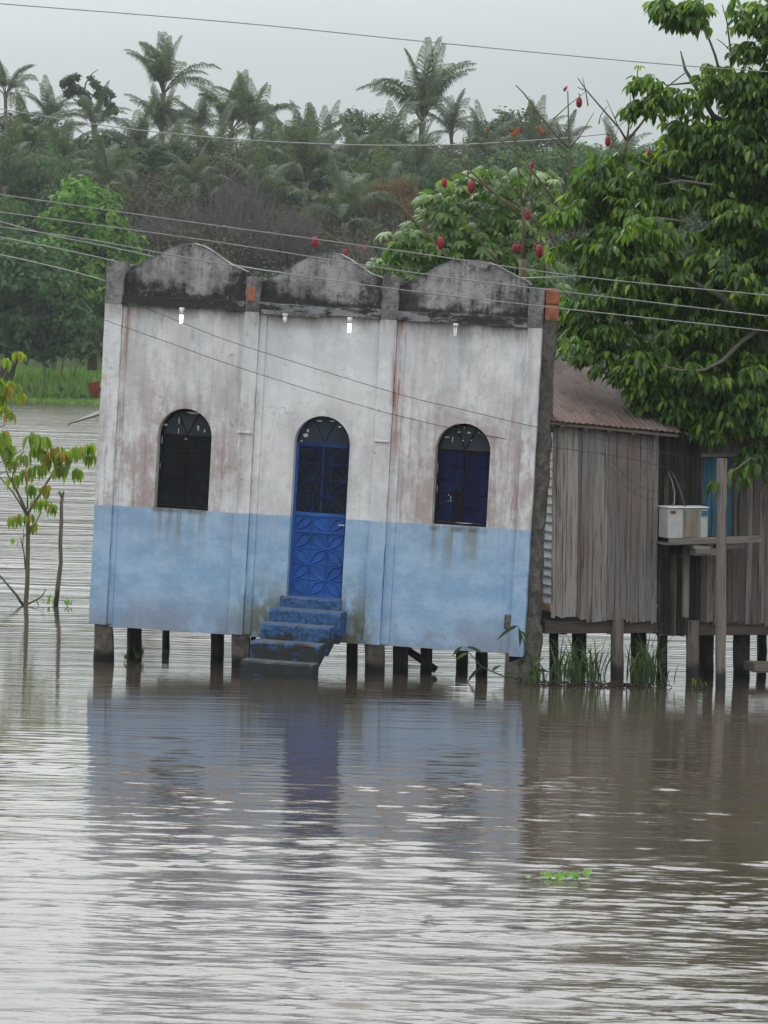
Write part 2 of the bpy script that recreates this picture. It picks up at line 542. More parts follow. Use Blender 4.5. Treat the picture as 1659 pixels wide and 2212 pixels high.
WALL = make_wall(); PARA = make_parapet(); CORN = make_cornice()
CONC = make_concrete('rough_masonry', (0.16, 0.145, 0.125), (0.07, 0.063, 0.055), amt=.85, sc_=(7, 7, 5))
PIER = make_concrete('stained_pier', (0.17, 0.15, 0.13), (0.07, 0.06, 0.05), wet=.22, amt=.5)
EDGEC = make_concrete('bare_column', (0.27, 0.265, 0.26), (0.09, 0.088, 0.085), amt=.75)
BRICK = make_plain('orange_clay', (0.42, 0.165, 0.085), (0.26, 0.10, 0.055), .85, .2, (12, 12, 12), bump=.01)
WOOD = make_wood('weathered_board', (0.17, 0.155, 0.146), (0.315, 0.29, 0.27), (0.17, 0.105, 0.08), .7)
WOODB = make_wood('grey_board', (0.082, 0.071, 0.066), (0.185, 0.16, 0.145), (0.09, 0.06, 0.05), .5)
WOODM = make_wood('mossy_black_board', (0.075, 0.065, 0.055), (0.12, 0.11, 0.09), (0.03, 0.03, 0.02), .6, dark=.30)
STILT = make_wood('black_stilt', (0.018, 0.015, 0.014), (0.034, 0.027, 0.024), (0.014, 0.01, 0.01), .5, wet=.2)
STILTL = make_wood('grey_post', (0.16, 0.135, 0.12), (0.20, 0.17, 0.15), (0.08, 0.055, 0.045), .5, wet=.3)
BEAM = make_wood('beam_wood', (0.07, 0.058, 0.05), (0.10, 0.085, 0.07), (0.04, 0.03, 0.02), .5, axis='x')
SHELF = make_wood('shelf_wood', (0.17, 0.15, 0.13), (0.22, 0.20, 0.18), (0.1, 0.08, 0.06), .4, axis='x')
SILLW = make_wood('raw_board', (0.35, 0.22, 0.13), (0.42, 0.28, 0.17), (0.2, 0.1, 0.06), .4, axis='x')
WHITEB = make_wood('white_board', (0.74, 0.76, 0.76), (0.8, 0.82, 0.82), (0.5, 0.48, 0.46), .2, axis='x')

def make_step():
    m = Mat('blue_painted_step', .8, .25)
    P = m.coord(); x, y, z = m.xyz()
    g = m.nt.nodes.new('ShaderNodeNewGeometry')
    sx = m.nt.nodes.new('ShaderNodeSeparateXYZ'); m.nt.links.new(g.outputs['True Normal'], sx.inputs[0])
    up = N(m.nt, sx.outputs[2])
    a = m.noise(P, (5, 5, 6), 6, .7); b = m.noise(P, (18, 18, 18), 5, .65)
    c = m.mix((0.045, 0.125, 0.30), (0.030, 0.075, 0.17), b.ramp(.38, .6))
    c = m.mix(c, (0.025, 0.027, 0.024), ((a*.8 + b*.2 + z.ramp(.40, -.25, -.08, .13)).ramp(.47, .57) * .95))
    c = m.mix(c, (0.05, 0.055, 0.02), ((a*.5 + b*.5) .ramp(.5, .62) * z.ramp(.2, -.1) * .8))
    c = m.mix(c, (0.15, 0.145, 0.13), (up.ramp(.5, .8) * b.ramp(.3, .6) * .9))
    m.base(c).bump(a + b, .02, .8)
    return m.m
STEP = make_step()
BLUEP = make_plain('blue_enamel', (0.018, 0.105, 0.40), (0.014, 0.07, 0.27), .5, .3, (3, 3, 3), bump=.002)
BLUED = make_plain('dark_blue_enamel', (0.012, 0.038, 0.14), (0.008, 0.02, 0.06), .6, .2)
IRON = make_plain('rusty_black_iron', (0.008, 0.006, 0.006), (0.022, 0.010, 0.008), .8, .12, (20, 20, 20))
GLASSD = make_plain('dark_dusty_glass', (0.006, 0.009, 0.014), (0.011, 0.016, 0.020), .35, .12, (3, 3, 3), bump=.0)
GLASST = make_plain('grey_transom_glass', (0.035, 0.048, 0.058), (0.022, 0.032, 0.04), .35, .15, (4, 4, 4), bump=.0)
CURT = make_plain('navy_curtain', (0.010, 0.018, 0.09), (0.006, 0.010, 0.05), .7, .15, (9, 9, .8), bump=.03)
PLAST = make_plain('white_putty', (0.6, 0.6, 0.58), (0.4, 0.4, 0.38), .9, .2)
STEEL = make_plain('bare_steel', (0.6, 0.62, 0.62), (0.5, 0.5, 0.5), .3, .5, metal=.8)
SOCK = make_plain('lamp_plastic', (0.72, 0.73, 0.72), (0.6, 0.6, 0.58), .5, .4)
CABLE = make_plain('grey_cable', (0.26, 0.26, 0.26), (0.2, 0.2, 0.2), .5, .4)
CABLED = make_plain('black_cable', (0.035, 0.033, 0.035), (0.05, 0.05, 0.05), .5, .4)
ACW = make_plain('cream_casing', (0.44, 0.45, 0.43), (0.36, 0.37, 0.34), .55, .4, (6, 6, 6))
ACT = make_plain('tan_grille', (0.24, 0.215, 0.17), (0.17, 0.15, 0.12), .7, .3, (10, 10, 3))
ACR = make_plain('red_sticker', (0.28, 0.05, 0.03), (0.1, 0.03, 0.02), .6, .4)
BSHUT = make_wood('blue_painted_board', (0.035, 0.10, 0.165), (0.05, 0.14, 0.21), (0.05, 0.09, 0.13), .4)
REDSH = make_plain('red_oxide_sheet', (0.17, 0.055, 0.035), (0.11, 0.035, 0.025), .8, .3)
GREYSH = make_plain('grey_sheet', (0.13, 0.13, 0.125), (0.08, 0.08, 0.078), .7, .3)
BARKL = make_plain('pale_bark', (0.22, 0.20, 0.15), (0.14, 0.125, 0.095), .9, .2, (20, 20, 8), bump=.01)
BARKD = make_plain('dark_bark', (0.07, 0.052, 0.044), (0.04, 0.03, 0.026), .9, .2, (3, 3, 2), bump=.05)
BARKG = make_plain('grey_bark', (0.14, 0.125, 0.11), (0.09, 0.08, 0.07), .9, .2, (2, 2, 2), bump=.03)
TWIGB = make_plain('brown_branch', (0.11, 0.09, 0.06), (0.16, 0.135, 0.09), .9, .2, (6, 6, 6), bump=.005)
POD = make_plain('crimson_pod', (0.30, 0.014, 0.035), (0.15, 0.008, 0.02), .55, .35, (16, 16, 16))
BUD = make_plain('orange_bud', (0.42, 0.10, 0.03), (0.3, 0.06, 0.02), .6, .3)

bulb_on = Mat('lit_bulb', .4); bulb_on.base((.9, .9, .9))
bulb_on.b.inputs['Emission Color'].default_value = (.95, 1, .97, 1)
bulb_on.b.inputs['Emission Strength'].default_value = 2.5
bulb_on = bulb_on.m
BULB0 = make_plain('unlit_bulb', (0.75, 0.76, 0.76), (0.7, 0.7, 0.7), .25, .5)

def make_roof():
    m = Mat('rusted_roof_sheet', .8, .25)
    P = m.coord(); x, y, z = m.xyz()
    a = m.noise(P, (2.2, .7, 2), 6, .65); b = m.noise(P, (9, 1.4, 9), 5, .65, loc=(2, 5, 1))
    c = m.mix((0.095, 0.060, 0.054), (0.15, 0.105, 0.095), (a*.6+b*.4).ramp(.42, .58))
    c = m.mix(c, (0.055, 0.032, 0.030), ((a*.5+b*.5).ramp(.49, .57) * .9))
    c = m.mix(c, (0.17, 0.165, 0.155), (x.ramp(.75, 1.6) * a.ramp(.4, .55) * .8))
    c = m.mix(c, (0.14, 0.075, 0.05), (y.ramp(.25, -.25) * b.ramp(.4, .6) * .7))
    m.base(c).bump(b, .005, .6)
    return m.m
ROOF = make_roof()

L_RIGHT = make_leaf('rubber_tree_leaf', (0.024, 0.070, 0.010), (0.10, 0.20, 0.016), (0.20, 0.28, 0.03), .12, .45, .38, .4)
L_SAP = make_leaf('sapling_leaf', (0.11, 0.20, 0.02), (0.20, 0.29, 0.03), (0.26, 0.17, 0.04), .14, .45, .5, .3)
L_PALM8 = make_leaf('palmate_leaf', (0.055, 0.12, 0.03), (0.15, 0.24, 0.07), (0.22, 0.31, 0.14), .15, .35, .5, .35)
L_GRASS = make_leaf('cane_grass_blade', (0.022, 0.05, 0.015), (0.075, 0.125, 0.035), (0.22, 0.22, 0.06), .06, .35)
L_BANK = make_leaf('bank_grass', (0.085, 0.19, 0.035), (0.14, 0.27, 0.05), (0.2, 0.25, 0.09), .12, .4, .7, .2)
L_BRIGHT = make_leaf('bright_far_foliage', (0.045, 0.125, 0.016), (0.11, 0.23, 0.03), (0.15, 0.27, 0.04), .1, .3, .7, .2)
L_MID = make_leaf('mid_far_foliage', (0.024, 0.066, 0.018), (0.058, 0.125, 0.030), (0.09, 0.16, 0.04), .1, .25, .7, .2)
L_DARK = make_leaf('dark_far_foliage', (0.022, 0.046, 0.020), (0.052, 0.088, 0.034), (0.08, 0.11, 0.045), .1, .2, .7, .2)
L_BROWN = make_leaf('brown_scrub_foliage', (0.056, 0.050, 0.036), (0.092, 0.080, 0.056), (0.055, 0.07, 0.03), .2, .2, .8, .15)
L_OCHRE = make_leaf('ochre_foliage', (0.11, 0.065, 0.025), (0.17, 0.10, 0.04), (0.07, 0.06, 0.03), .25, .25, .8, .15)
L_FROND = make_leaf('palm_frond', (0.040, 0.062, 0.036), (0.085, 0.115, 0.062), (0.12, 0.14, 0.085), .12, .28, .6, .25)
L_HYA = make_leaf('hyacinth_leaf', (0.10, 0.24, 0.03), (0.17, 0.33, 0.05), None, .1, .35)
TWIG = make_plain('grey_twigs', (0.135, 0.115, 0.11), (0.09, 0.075, 0.075), .9, .1, (1, 1, 1), bump=0)

# ------------------------------------------------------------------ haze
hz = MB().box(-260, 260, -8, 430, -3, 46)
hm = bpy.data.materials.new('haze_air'); hm.use_nodes = True
hm.node_tree.nodes.clear()
ho = hm.node_tree.nodes.new('ShaderNodeOutputMaterial')
hv = hm.node_tree.nodes.new('ShaderNodeVolumePrincipled')
hv.inputs['Color'].default_value = (0.86, 0.92, 1.0, 1)
hv.inputs['Density'].default_value = 0.00016
hv.inputs['Anisotropy'].default_value = 0.2
hm.node_tree.links.new(hv.outputs[0], ho.inputs['Volume'])
hzo = hz.build('haze', hm)
tag(hzo, kind='stuff')

# ------------------------------------------------------------------ water
def make_water():
    m = Mat('river_water', .045, .5)
    m.b.inputs['IOR'].default_value = 1.5
    W = m.world(); x, y, z = m.xyz(W)
    mud = m.noise(W, (.12, .05, 1), 4, .6)
    m.base(m.mix((0.056, 0.043, 0.032), (0.078, 0.063, 0.049), mud.ramp(.35, .65)))
    a = m.noise(W, (3.5, 16, 1), 3, .6, rot=(0, 0, rad(4)))
    b = m.noise(W, (.5, 1.6, 1), 3, .55, loc=(3, 3, 0), rot=(0, 0, rad(-3)))
    b2 = m.noise(W, (.10, .42, 1), 4, .6, loc=(9, 3, 0))
    far = y.ramp(68, 95, 0.0, 1.0)
    edge = y.ramp(52, 30, .25, 1.0)
    m.bump(a*(edge*.006 + far*.010) + b*far*.13 + b2*far*.5, 1.0, 1.0)
    m.rough(y.ramp(40, 140, .035, .12))
    return m.m
WATER = make_water()

def water():
    xs = np.concatenate([-np.geomspace(1500, 10.6, 22), np.arange(-10, 10.001, .06), np.geomspace(10.6, 1500, 22)])
    y = 26.0; ys = [-40, -20, 0, 10, 18, 23, 25]
    while y < 78:
        ys.append(y); y += 0.022 + max(0, y - 34) * 0.0013
    ys = np.concatenate([ys, np.geomspace(79, 1500, 30)])
    X, Y = np.meshgrid(xs, ys)
    H = np.zeros_like(X)
    r = np.random.RandomState(5)
    mask = np.clip((10 - np.abs(X)) / 1.5, 0, 1) * np.clip((Y - 26) / 2, 0, 1) * np.clip((78 - Y) / 8, 0, 1)
    # ripple families: many crossing trains, crests roughly along x
    def fam(n, l0, l1, spread, slope, seed, mean=0.0):
        r = np.random.RandomState(seed); h = np.zeros_like(X)
        for _ in range(n):
            L = np.exp(r.uniform(np.log(l0), np.log(l1))); th = mean + r.normal(0, spread)
            k = 2*pi/L
            kx, ky = k*sin(th), k*cos(th)
            h += np.sin(kx*X + ky*Y + r.uniform(0, 6.28)) * slope / k
        return h / sqrt(n) * 1.41
    def patch(n, lx, ly, seed):
        r = np.random.RandomState(seed); h = np.zeros_like(X)
        for _ in range(n):
            h += np.sin(X*2*pi/lx*r.normal(0, 1) + Y*2*pi/ly*r.normal(0, 1) + r.uniform(0, 6.28))
        return h / sqrt(n)
    g1 = patch(14, 4.0, 2.2, 21); g2 = patch(14, 2.4, 1.1, 22); g3 = patch(10, 7, 3.5, 23)
    amp = np.interp(Y, [26, 36, 39.5, 41.2, 43.0, 44.2, 46.5, 48.2, 52, 60, 78], [2.5, 2.4, 2.3, 1.7, 1.7, 2.0, 1.7, 1.05, .52, .34, .95])
    H += fam(30, .09, .22, .27, .060, 1, .04) * (.55 + .45*np.clip(g2, -1, 1.5))
    H += fam(24, .22, .5, .26, .036, 2, .03) * (.65 + .35*np.clip(g1, -1, 1.5))
    H += fam(14, .6, 1.6, .22, .012, 3) * np.interp(Y, [42, 45.5, 52], [1, .45, .6])
    amp = amp * (1 + .22*np.clip(g3, -1.5, 1.5))
    H *= amp * mask
    V = np.stack([X, Y, H], -1).reshape(-1, 3)
    ny, nx = X.shape
    i = (np.arange(ny-1)[:, None]*nx + np.arange(nx-1)[None]).ravel()
    F = np.stack([i, i+1, i+nx+1, i+nx], 1)
    o = link('water', np_mesh('water', V, F, WATER, True))
    tag(o, kind='structure')
water()

# ------------------------------------------------------------------ far bank and hill
def hgt(x, y):
    b = np.clip((y - 213.5 + .8*np.sin(x*.35) + .5*np.sin(x*.9+1)) / 3.0, -1, 1) * .45
    h = np.clip((y - 226) / 84, 0, 1); h = h*h*(3-2*h)
    ridge = 13.2 + 1.2*np.sin(x*.06+1) + .6*np.sin(x*.17)
    return b + h*ridge + .12*np.sin(x*.8+y*.5)*(y > 216)
def terrain():
    xs = np.concatenate([np.linspace(-400, -60, 18)[:-1], np.linspace(-60, 60, 121), np.linspace(60, 400, 18)[1:]])
    ys = np.concatenate([np.linspace(209, 232, 47), np.linspace(234, 340, 44), np.geomspace(350, 1500, 10)])
    X, Y = np.meshgrid(xs, ys); Z = hgt(X, Y)
    V = np.stack([X, Y, Z], -1).reshape(-1, 3); ny, nx = X.shape
    i = (np.arange(ny-1)[:, None]*nx + np.arange(nx-1)[None]).ravel()
    m = Mat('bank_soil', .95, .1); W = m.world(); a = m.noise(W, (.6, .6, .6), 6, .65)
    m.base(m.mix((0.05, 0.075, 0.025), (0.09, 0.13, 0.04), a.ramp(.35, .65))).bump(a, .3, .6)
    o = link('ground', np_mesh('ground', V, np.stack([i, i+1, i+nx+1, i+nx], 1), m.m, True))
    tag(o, kind='structure')
    # river bed under the nearer water
    mb = MB(); mb.box(-400, 400, -10, 212, -2.6, -2.2)
    o = mb.build('river_bed', m.m); tag(o, kind='structure')
terrain()

# ------------------------------------------------------------------ foliage generators (numpy)
def unit(a): return a / np.maximum(np.linalg.norm(a, axis=-1, keepdims=True), 1e-9)

LEAF4 = (np.array([(0,0,0), (.30,.5,.10), (.30,-.5,.10), (.30,0,0), (.70,.42,.06), (.70,-.42,.06), (.70,0,-.02), (1,0,-.10)], float),
         np.array([(0,3,1),(0,2,3),(1,3,6),(1,6,4),(3,2,5),(3,5,6),(4,6,7),(6,5,7)]))
LEAF2 = (np.array([(0,0,0), (.45,.5,.06), (.45,-.5,.06), (1,0,-.06)], float), np.array([(0,2,1),(1,2,3)]))

def scatter(base, P, D, Nn, L, Wd):
    """place a unit leaf: P start, D direction, Nn approximate normal"""
    V0, F0 = base
    D = unit(D); S = unit(np.cross(Nn, D)); U = np.cross(D, S)
    V = P[:, None] + D[:, None]*(V0[None, :, :1]*L[:, None, None]) + S[:, None]*(V0[None, :, 1:2]*Wd[:, None, None]) + U[:, None]*(V0[None, :, 2:3]*L[:, None, None])
    n = len(P); k = len(V0)
    F = (F0[None] + (np.arange(n)*k)[:, None, None]).reshape(-1, 3)
    return V.reshape(-1, 3), F

def crown_points(blobs, n, r, inner=.55, gap=0.0):
    """points in the shells of several ellipsoids; gap > 0 cuts clumpy holes"""
    B = np.array(blobs, float)
    vol = (B[:, 3]*B[:, 4]*B[:, 5])**(2/3.)
    pick = r.choice(len(B), n, p=vol/vol.sum())
    d = unit(r.normal(size=(n, 3)))
    rad_ = inner + (1-inner)*r.rand(n)**.7
    # lumpy radius
    ph = r.rand(len(B), 3)*6
    lum = 1 + .16*np.sin(d[:, 0]*5+ph[pick, 0]) + .14*np.sin(d[:, 2]*6+ph[pick, 1]) + .12*np.sin((d[:, 1]+d[:, 0])*8+ph[pick, 2])
    P = B[pick, :3] + d*B[pick, 3:6]*(rad_*lum)[:, None]
    if gap > 0:
        q = P/ (B[pick, 3:6].mean(1)[:, None])
        f = np.sin(q[:, 0]*5.1+ph[pick, 0])*np.sin(q[:, 2]*5.7+ph[pick, 1])*np.sin(q[:, 1]*4.3+2)
        k = f > -gap*0+ (-.45 + gap)
        P, d = P[k], d[k]
    return P, d

def tree_crown(blobs, n, size, seed, mat, name='crown', gap=0.12, inner=.5):
    r = np.random.RandomState(seed)
    P, d = crown_points(blobs, n, r, inner, gap)
    m = len(P)
    nn = unit(d + r.normal(0, .45, (m, 3)) + np.array([0, 0, .35]))
    t = unit(np.cross(nn, r.normal(size=(m, 3))) + np.array([0, 0, -.3]))
    L = size*(.6 + .8*r.rand(m))
    V, F = scatter(LEAF2, P, t, nn, L, L*.62)
    return np_mesh(name, V, F, mat)

def gen_blobs(r, w, h, k=9):
    """crown of width w and height h sitting on z = 0"""
    out = [(0, 0, h*.5, w*.34, w*.34, h*.40)]
    for i in range(k):
        a = 2*pi*i/k + r.rand()*.8; q = .25 + .2*r.rand()
        z = h*(.25 + .6*r.rand())
        s = w*(.15 + .11*r.rand())
        taper = sqrt(max(.1, 1 - ((z/h - .45)/.62)**2))
        out.append((cos(a)*w*q*taper, sin(a)*w*q*taper, z, s, s, s*(.8+.3*r.rand())))
    return out

def limb_tree(mb, base, top, r0, spread, r, n=5):
    b = Vector(base); t = Vector(top)
    mid = b.lerp(t, .5) + Vector(((r.rand()-.5)*spread*.2, (r.rand()-.5)*spread*.2, 0))
    mb.tube([b, mid, t], [r0, r0*.75, r0*.45], 7)
    for i in range(n):
        f = .45 + .5*i/n
        s = b.lerp(t, f); a = r.rand()*6.28
        e = s + Vector((cos(a)*spread*.4, sin(a)*spread*.4, (t-b).length*(.25+.25*r.rand())))
        mb.tube([s, s.lerp(e, .5)+Vector((0, 0, -.1*spread)), e], [r0*.4, r0*.28, r0*.12], 5)

crown_cache = {}
def bush_mesh(kind, var):
    key = (kind, var)
    if key not in crown_cache:
        r = np.random.RandomState(100 + var*7 + len(kind))
        mat = {'dark': L_DARK, 'mid': L_MID, 'brown': L_BROWN, 'bright': L_BRIGHT, 'ochre': L_OCHRE}[kind]
        bl = gen_blobs(r, 1.0*6, 1.0*6, 12)
        crown_cache[key] = tree_crown(bl, 6500 if kind != 'brown' else 5200, .26, 40+var, mat, gap=.14 if kind != 'brown' else .2)
    return crown_cache[key]
trunk_cache = {}
def trunk_mesh(var):
    if var not in trunk_cache:
        r = np.random.RandomState(300+var); mb = MB()
        mb.tube([(0,0,0),(.10*r.normal(),0,.35),(.08*r.normal(),.05,.7),(0,0,1)],[.24,.2,.16,.09],6,jit=.15)
        trunk_cache[var] = mb.mesh('trunk', BARKG)
    return trunk_cache[var]

def far_tree(u, v, wpx, hpx, Y, kind, label, group=None, name='forest_tree', cat='tree', var=None):
    """crown centred where the photo shows (u, v), standing on the hill below it"""
    c = at(u, v, Y); s = Y/FPX
    w_, h_ = wpx*s, hpx*s
    zb = c.z - h_/2
    zg = float(hgt(np.array(c.x), np.array(Y)))
    o = empty(name, Vector((c.x, Y, min(zg, zb))), label, cat, group)
    var = rng.randrange(4) if var is None else var
    cr_ = link('crown', bush_mesh(kind, var), o, Matrix.Translation((0, 0, zb - min(zg, zb))) @ Matrix.Rotation(rng.random()*6, 4, 'Z') @ Matrix.Diagonal((w_/6, w_/6, h_/6, 1)))
    zc = c.z - min(zg, zb)
    tr = link('trunk', trunk_mesh(var % 3), o, Matrix.Translation((0, 0, -.5)) @ Matrix.Diagonal((w_/6, w_/6, zc+.5, 1)))
    return o

# ---- palms
frond_cache = {}
def frond_mesh(var):
    """a feather leaf starting at the origin, heading along +X; the variant sets how steeply it rises"""
    if var in frond_cache: return frond_cache[var]
    r = np.random.RandomState(60+var)
    e0 = [88, 74, 60, 44, 22][var % 5]; L = 3.4
    seg = 16; pts = []; p = np.array([0., 0, 0]); e = rad(e0)
    for i in range(seg+1):
        pts.append(p.copy())
        p = p + np.array([cos(e), 0, sin(e)])*L/seg
        e -= rad([2.0, 4.2, 5.4, 6.0, 5.6][var % 5])*(.4+1.5*i/seg)
    pts = np.array(pts)
    V = []; F = []
    mb = MB(); mb.tube([tuple(q) for q in pts], [.035*(1-.85*i/seg) for i in range(seg+1)], 4)
    n = 40
    for i in range(n):
        t = .22 + .78*i/(n-1)
        f = t*seg; k = min(int(f), seg-1); q = pts[k] + (pts[k+1]-pts[k])*(f-k)
        tan = unit(pts[k+1]-pts[k])
        ll = .88*sin(pi*min(1, .18+.78*t))**.6*(1.0 - .35*t)
        for sd in (-1, 1):
            dr = unit(tan*(.55+.25*r.rand()) + np.array([0, sd*(.8+.3*r.rand()), 0]) + np.array([0, 0, .15*r.normal()]))
            tip1 = q + dr*ll*.55
            tip2 = tip1 + unit(dr + np.array([0, 0, -1.3-.9*r.rand()]))*ll*.55
            wv = tan*.021
            b = len(mb.v)
            mb.v += [tuple(q-wv), tuple(q+wv), tuple(tip1+wv), tuple(tip1-wv), tuple(tip2)]
            mb.f += [(b, b+1, b+2, b+3), (b+3, b+2, b+4)]; mb.sm += [False]*2
    frond_cache[var] = mb.mesh('frond', L_FROND)
    return frond_cache[var]

palm_n = [0]
def palm(u, v, wpx, Y, label, nf=16, trunk=True, group='palms in the forest on the far bank', up=0):
    """v is the heart of the crown"""
    v = v + (.17*wpx if up else .06*wpx)
    c = at(u, v, Y); s = wpx*Y/FPX/(3.9 if up else 4.1)
    zg = float(hgt(np.array(c.x), np.array(Y)))
    o = empty('palm', Vector((c.x, Y, zg)), label, 'palm tree', group)
    h = max(.5, c.z - zg)
    mb = MB(); lx = (rng.random()-.5)*.6
    rr = .11*s+.02
    mb.tube([(lx, 0, -.8), (lx*.5, 0, h*.5), (0, 0, h-.25*s), (0, 0, h+.1)], [rr*1.2, rr, rr, rr*1.5], 7)
    mb.build('trunk', BARKG, o)
    palm_n[0] += 1
    for i in range(nf + 4):
        var = [0, 1, 1, 2, 2, 3, 3, 4][i % 8] if up == 0 else [0, 1, 2, 1, 2, 3, 1, 0][i % 8]
        a = i*2.399 + rng.random()*.5 + palm_n[0]
        q = s*(.85+.3*rng.random())
        link('frond', frond_mesh(var), o, Matrix.Translation((0, 0, h)) @ Matrix.Rotation(a, 4, 'Z') @ Matrix.Rotation((rng.random()-.5)*.25, 4, 'X') @ Matrix.Diagonal((q, q*1.05, q, 1)))
    return o

# ------------------------------------------------------------------ forest on the far bank
PALMS = [
 (352,178,158,300,'tallest palm, alone against the sky above the left arch of the facade',14,1),
 (350,272,140,296,'palm with upright fronds at the foot of the tallest palm',15,1),
 (12,200,120,296,'palm cut by the left edge of the picture, fronds against the sky',15,0),
 (108,262,120,298,'palm with arching fronds between the left edge and the clumpy tree',15,0),
 (205,270,115,294,'palm whose fronds arch just under the clumpy skyline tree',14,0),
 (430,282,120,300,'small palm between the tallest palm and the bushy double palm',15,0),
 (500,262,150,292,'left palm of the bushy pair right of the tallest palm',17,1),
 (545,258,140,295,'right palm of the bushy pair right of the tallest palm',17,1),
 (612,325,110,300,'low palm just right of the bushy pair',14,0),
 (675,318,125,298,'palm at the dip of the skyline above the middle arch',15,1),
 (912,232,205,290,'large palm crowning the skyline left of the red pod branches',19,1),
 (975,285,120,292,'drooping palm tucked against the right of the large skyline palm',15,0),
 (850,345,160,280,'palm in front of and below the large skyline palm',16,0),
 (660,385,200,262,'broad palm with a pale skirt hanging above the middle arch',18,0),
 (745,475,180,246,'lowest palm, right behind the middle arch',17,0),
 (60,330,170,275,'wide palm at the left edge above the green bush tree',17,0),
 (10,395,170,262,'palm at the left edge lower down the hillside',16,0),
 (300,330,150,284,'palm below the tallest one, among dark crowns',15,0),
 (470,345,160,278,'palm below the bushy pair above the bare grey shrub',16,0),
 (580,360,160,270,'palm between the bare shrub and the broad palm',16,0),
 (760,365,150,274,'palm hanging over the slope left of the large skyline palm',15,0),
 (1040,340,150,284,'palm behind the tips of the red pod branches',15,0),
 (1150,325,150,288,'palm fronds spilling right of the dark domed tree',15,0),
 (1215,322,110,290,'rightmost palm, between the dome and the near leafy tree',15,1),
 (420,400,120,258,'small palm low on the slope above the left arch',14,0),
 (140,345,120,272,'small palm above the bright green bush tree',14,0),
 (1330,365,140,290,'palm mostly hidden behind the near leafy tree',14,0),
 (230,395,150,256,'palm low on the slope behind the bright green bush tree',14,0),
 (560,430,150,254,'palm between the bare grey shrub and the middle arch',14,0),
 (820,430,150,254,'palm fronds beside the rusty orange foliage',15,0),
 (900,380,150,266,'palm under the right side of the large skyline palm',15,0),
 (700,335,140,286,'palm below the dip of the skyline',15,0),
 (380,345,120,282,'small palm under the gap right of the tallest palm',13,0),
 (1480,340,140,292,'palm wholly behind the near leafy tree',14,0),
]
for u, v, wp, Y, lab, nf, up in PALMS:
    palm(u, v, wp, Y, lab, nf, up=up)

FG = 'broadleaf trees filling the far hillside'
fl = {'dark': 'dark green broadleaf tree packed into the far hillside forest',
      'mid': 'mid green broadleaf tree packed into the far hillside forest',
      'brown': 'thin brownish scrub tree on the lower slope of the far hill'}
# skyline and single-out trees
far_tree(790, 305, 150, 135, 296, 'dark', 'dark rounded tree on the skyline left of the large palm')
far_tree(1115, 318, 210, 165, 294, 'dark', 'dark domed tree on the skyline behind the red pod branches')
far_tree(250, 325, 150, 90, 296, 'dark', 'low dark tree on the skyline under the clumpy tree')
far_tree(60, 300, 190, 110, 298, 'dark', 'dark tree on the skyline at the left edge')
far_tree(850, 425, 110, 85, 250, 'ochre', 'rusty orange foliage tree right of the lowest palm')
far_tree(905, 470, 90, 90, 248, 'ochre', 'small rusty tree beside the pale palmate leaves')
spots = []
ROWS = ['on the crest of', 'just below the crest of', 'on the upper slope of', 'halfway down', 'on the lower slope of', 'at the foot of']
for row, (v0, Y, k, wpx, hpx) in enumerate([(352, 296, 15, 180, 95), (385, 282, 16, 200, 130), (425, 268, 17, 190, 190), (500, 256, 16, 180, 200), (590, 244, 16, 190, 220), (680, 234, 15, 200, 240)]):
    for i in range(k):
        u = -260 + (i + .5*(row % 2) + rng.uniform(-.25, .25))*2200/k
        v = v0 + rng.uniform(-16, 16)
        kind = rng.choice(['dark', 'dark', 'mid'])
        if row in (3, 4) and 170 < u < 1000: kind = 'brown'
        if row == 2 and 200 < u < 620: kind = 'brown'
        if row in (0, 1): kind = rng.choice(['dark', 'mid', 'mid'])
        if row in (3,) and 430 < u < 600: continue
        nm = {'dark': 'dark green broadleaf tree', 'mid': 'mid green broadleaf tree', 'brown': 'thin brownish scrub tree'}[kind]
        far_tree(u, v, wpx*rng.uniform(.85, 1.15), hpx*rng.uniform(.85, 1.15), Y, kind, nm + ' packed among others ' + ROWS[row] + ' the far hill', nm + 's ' + ROWS[row] + ' the far hill')
# left: two bright green trees standing on the bank
def bank_tree(blob_px, Y, label, mat, base, n, size, seed, trunk_pts, tr_r):
    b0 = at(*base, Y)
    o = empty('bank_tree', Vector((b0.x, Y, .3)), label, 'tree')
    bl = []
    for (u, v, rp) in blob_px:
        c = at(u, v, Y + rng.uniform(-2, 1)); q = rp*Y/FPX
        bl.append((c.x-b0.x, c.y-Y, c.z-.3, q, q, q*.85))
    me = tree_crown(bl, n, size, seed, mat, gap=.10, inner=.55)
    link('crown', me, o)
    mb = MB()
    for pts, rr in zip(trunk_pts, tr_r):
        P_ = [at(u, v, Y-.5) - Vector((b0.x, Y, .3)) for u, v in pts]
        mb.tube(P_, [rr*(1-.6*i/(len(P_)-1)) for i in range(len(P_))], 8, jit=.2)
    mb.build('trunk', BARKD, o)
bank_tree([(180,450,70),(140,480,62),(215,500,72),(160,540,75),(240,560,70),(195,610,80),(110,560,50),(170,415,38),(270,545,36),(205,440,45),(250,640,60)],
          222, 'bright green bushy tree on the far bank left of the facade', L_BRIGHT, (200, 790), 15000, .34, 5,
          [[(200,800),(200,700),(190,560)]], [.25])
bank_tree([(60,600,90),(10,640,80),(120,640,70),(150,690,55),(50,690,80),(-60,620,90),(165,740,42),(100,735,48),(-20,700,70),(40,550,40)],
          216, 'darker spreading tree with a leaning trunk at the left edge of the far bank', L_MID, (12, 830), 16000, .32, 6,
          [[(8,838),(20,790),(42,730),(40,680),(0,640)], [(42,735),(70,700),(110,670)], [(40,700),(30,660)]], [.42, .26, .2])
far_tree(235, 720, 90, 150, 226, 'dark', 'dark bush behind the left corner of the facade')
